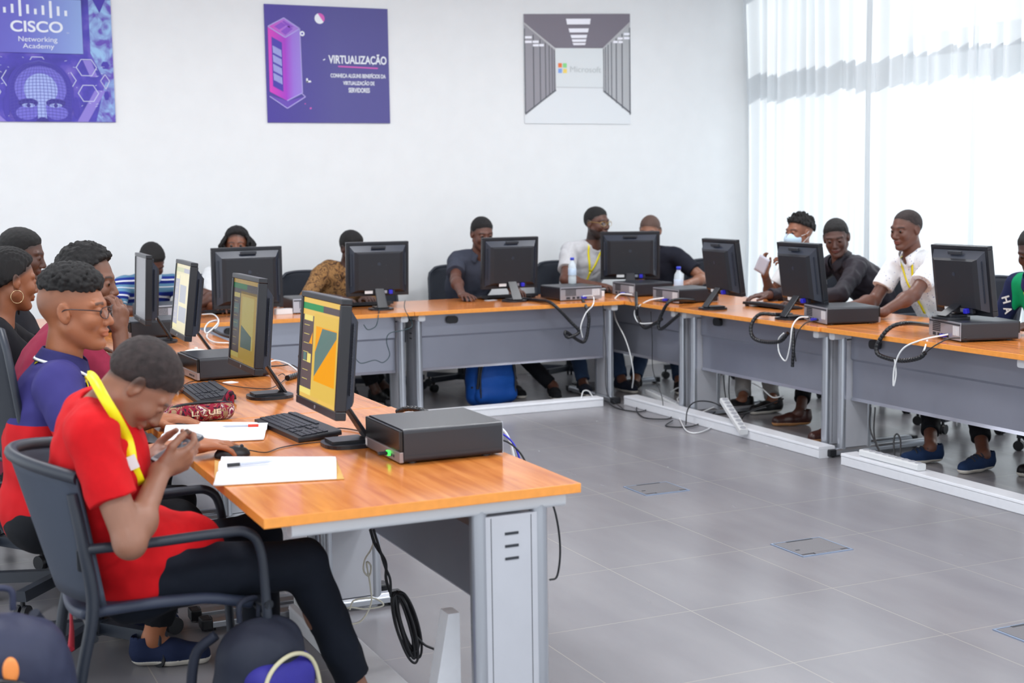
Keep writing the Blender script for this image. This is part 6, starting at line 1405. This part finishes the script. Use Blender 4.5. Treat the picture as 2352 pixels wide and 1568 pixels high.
cable('white cable coil on the left row table beyond the second monitor', [(1.853, 8.819, 0.78), (1.864, 8.551, 0.8), (1.806, 8.151, 0.8), (1.759, 8.02, 0.78), (1.664, 7.82, 0.76), (1.686, 7.977, 0.77), (1.75, 8.152, 0.79), (1.82, 8.234, 0.79), (1.776, 8.067, 0.77), (1.658, 7.797, 0.75), (1.615, 7.433, 0.75), (1.682, 7.317, 0.75)], .0045, CABW, group='cables lying on the tables')
cable('white cable lying on the table behind the second monitor', [(1.621, 6.312, 0.76), (1.674, 6.356, 0.76), (1.688, 6.216, 0.76), (1.683, 6.039, 0.75)], .0042, CABW, group='cables lying on the tables')
cable('black cable lying on the table behind the second monitor', [(1.562, 6.164, 0.76), (1.631, 6.158, 0.76), (1.703, 6.197, 0.755), (1.697, 6.031, 0.75), (1.664, 5.848, 0.75)], .0030, CABB, group='cables lying on the tables')
cable('thin black keyboard cable curling before the second monitor', [(1.118, 5.807, 0.745), (1.192, 5.945, 0.745), (1.27, 5.962, 0.745), (1.312, 5.737, 0.745), (1.387, 5.592, 0.745), (1.449, 5.584, 0.745), (1.568, 5.818, 0.745), (1.596, 5.955, 0.75), (1.563, 5.908, 0.75)], .0018, CABB, group='cables lying on the tables')
cable('thin black cable by the small computer cases at the far corner', [(4.845, 9.086, 0.75), (4.95, 9.213, 0.77), (5.047, 9.254, 0.75), (4.977, 8.893, 0.75), (4.738, 8.404, 0.75)], .0028, CABB, group='cables lying on the tables')
for k_, (x0, y0) in enumerate(((1160, 1020), (1158, 1026), (1156, 1032))):
    cable(['white cable arching off the back of the largest computer case', 'blue-plugged video cable behind the largest computer case', 'black cable arching off the back of the largest computer case'][k_], [(1.71, 4.02-.05*k_, .80-.015*k_), (1.76, 4.02-.05*k_, .80-.02*k_), (1.80, 4.0-.05*k_, .76-.02*k_), (1.82, 3.98-.05*k_, .66)], .0045 if k_ == 0 else .003, (CABW, VGA, CABB)[k_], group=G_)
cable('thin black cable hanging at the outer side of the near table leg', [(1.70, 3.52, .70), (1.722, 3.50, .62), (1.735, 3.50, .52), (1.725, 3.50, .44), (1.70, 3.50, .43)], .0032, CABB, group=G_)
# under the near table
YU = 4.02
cable('black power cords hanging under the near table', [(1.337, 4.02, 0.506), (1.352, 4.02, 0.456), (1.384, 4.02, 0.397), (1.385, 4.02, 0.341), (1.402, 4.02, 0.283)], .005, CABB, group=G_)
cable('second black power cord hanging under the near table', [(1.341, 4, 0.51), (1.359, 4, 0.446), (1.375, 4, 0.389), (1.391, 4, 0.345), (1.392, 4, 0.289)], .0042, CABB, group=G_)
rc_ = random.Random(5); co = MB()
for k in range(9):
    w_ = .012+.016*rc_.random(); x_ = 915+rc_.uniform(-6, 10); P0_ = Vector((1.413, 4, 0.298)); P1_ = Vector((1.47, 4, 0.074)); ax_ = (P1_-P0_); n_ = Vector((1, .3*rc_.uniform(-1, 1), .25)).normalized(); off = Vector((rc_.uniform(-.012, .012), rc_.uniform(-.02, .02), 0))
    pts = []
    for i in range(17):
        a = 2*PI*i/16; pts.append(P0_+off+ax_*(.5-.5*math.cos(a))*(.86+.02*k)+n_*w_*math.sin(a))
    co.tube(pts, .0042, 8, sub=3)
tag(co.build('cable_coil', CABB), 'thick black coil of power cord hanging under the near table', 'cable')
cable('black plug leads trailing from the coil to the floor trunking', [(1.465, 4, 0.16), (1.497, 3.99, 0.122), (1.529, 3.98, 0.103), (1.529, 3.97, 0.081), (1.545, 3.97, 0.064)], .004, CABB, group=G_)
cable('thin white cable knotted and hanging before the inner table leg', [(1.464, 4.35, 0.389), (1.447, 4.35, 0.35), (1.425, 4.35, 0.319), (1.42, 4.35, 0.282), (1.439, 4.35, 0.261), (1.446, 4.35, 0.294), (1.431, 4.35, 0.307), (1.441, 4.35, 0.234), (1.443, 4.35, 0.166), (1.407, 4.35, 0.111), (1.361, 4.35, 0.107), (1.329, 4.35, 0.137), (1.363, 4.35, 0.162), (1.424, 4.35, 0.149), (1.486, 4.35, 0.153), (1.455, 4.35, 0.181), (1.386, 4.35, 0.185), (1.367, 4.35, 0.154)], .0030, mat('cream_cable', (206, 204, 190), .5), group=G_)
small_box('power_strip', 'white power strip on the trunking end under the near table', 'power strip', 1.33, 4.70, .067, .07, .20, .03, CABW, 0)
# riser beside the near leg, and power strips on the right row trunking
o = MB().prism([(1.40, .0), (1.52, .0), (1.50, .36), (1.475, .36)], 3.52, 3.55, 'y').build('x', CABW) if False else None
rs = MB(); rs.add([(1.36, 3.60, 0), (1.46, 3.60, 0), (1.46, 3.60, .34), (1.425, 3.60, .34), (1.36, 3.66, 0), (1.46, 3.66, 0), (1.46, 3.66, .34), (1.425, 3.66, .34)], [(0, 1, 2, 3), (7, 6, 5, 4), (0, 4, 5, 1), (1, 5, 6, 2), (2, 6, 7, 3), (3, 7, 4, 0)])
tag(rs.build('cable_riser', mat('white_trunking', ())), 'white cable riser cover standing inside the near table leg', 'cable cover')
def power_strip(label, a, b, w=.055):
    a, b = Vector(a), Vector(b); L_ = (b-a).length; t = thing('power_strip', label, 'power strip', tuple(a), 0, 'white power strips'); q = (b-a).to_track_quat('X', 'Z'); t.rotation_mode = 'QUATERNION'; t.rotation_quaternion = q
    MB().prism(rrect(w, .036, .008, 0, .018), 0, L_, 'x').build('body', CABW, t)
    n = int(L_/.05)
    for i in range(n):
        x = L_*(i+.5)/n; MB().cyl((x, 0, .036), (x, 0, .039), .018, n=14).build('socket', mat('socket_grey', (170, 172, 180), .5), t)
    return t
power_strip('white power strip lying on the trunking by the blue shoes', (4.84, 6.02, .068), (4.84, 5.55, .068))
power_strip('white power strip leaning against the trunking by the thin leg pair', (4.753, 7.045, 0.03), (4.882, 7.464, 0.16))
power_strip('white power strip on the floor near the corner by the white shoes', (5.126, 8.839, 0.02), (4.934, 8.025, 0.02))
for k_, pts in enumerate(([(4.697, 8.721, 0.02), (4.649, 8.439, 0.006), (4.715, 8.249, 0.006), (4.862, 8.384, 0.006), (4.778, 8.41, 0.006), (4.617, 8.032, 0.006), (4.713, 7.897, 0.006), (4.814, 7.982, 0.006)], [(4.711, 7.81, 0.01), (4.573, 7.663, 0.006), (4.678, 7.567, 0.006), (4.827, 7.647, 0.01), (5.15, 7.938, 0.03)],
    [(4.697, 7.624, 0.01), (4.741, 7.67, 0.1), (4.762, 7.596, 0.16), (4.898, 7.602, 0.14), (4.889, 7.385, 0.1)])):
    cable(['tangled black cable lying on the tiles at the inner corner', 'black cable on the floor right of the tangled one, by the trunking', 'black cable arching over the trunking beside the leaning power strip'][k_], pts, .0042, CABB, group='cables on the floor')
for k_, pts in enumerate(([(4.794, 7.864, 0.01), (4.589, 7.433, 0.006), (4.648, 7.363, 0.006), (4.907, 7.563, 0.01)], [(5.182, 8.621, 0.06), (5.208, 8.542, 0.1), (5.143, 8.366, 0.08), (5.031, 8.276, 0.06), (4.867, 7.818, 0.04), (5.073, 7.873, 0.06)], [(4.474, 8.662, 0.07), (4.53, 8.737, 0.1), (4.562, 8.718, 0.1), (4.546, 8.621, 0.07)])):
    cable(['white cable curving over the tiles beside the tangled black one', 'white cable coiled over the corner trunking', 'small white cable arch on the back trunking near the corner leg'][k_], pts, .0042, CABW, group='cables on the floor')
for k_, pts in enumerate(([(5, 7.646, 0.308), (5, 7.63, 0.201), (4.95, 7.517, 0.133), (4.9, 7.351, 0.062)], [(5.02, 7.609, 0.311), (5, 7.578, 0.178), (4.93, 7.397, 0.095), (5.05, 7.234, 0.15)], [(5, 6.158, 0.303), (4.98, 6.139, 0.197), (4.93, 6.023, 0.121), (4.87, 5.884, 0.066)], [(5, 6.121, 0.308), (4.95, 6.064, 0.162), (4.88, 5.903, 0.069)], [(4.88, 5.808, 0.071), (4.9, 5.841, 0.177), (4.92, 5.841, 0.209), (4.92, 5.812, 0.18), (4.88, 5.763, 0.11)], [(4.9, 7.302, 0.069), (5, 7.353, 0.11), (5.1, 7.306, 0.15), (5.2, 7.259, 0.191)])):
    cable(['black cable dropping behind the panel to the leaning power strip', 'second black cable dropping to the leaning power strip', 'black cable dropping behind the right leg to the power strip', 'second black cable dropping beside the right leg', 'black cable arching up from the power strip by the blue shoe', 'black cable running behind the trunking to the brown shoes'][k_], pts, .0045, CABB, group='cables under the right row')
cable('white cable under the right row above the brown shoes', [(5.1, 7.462, 0.272), (5.1, 7.355, 0.251), (5.1, 7.235, 0.21), (5.15, 7.189, 0.224)], .0045, CABW, group='cables under the right row')
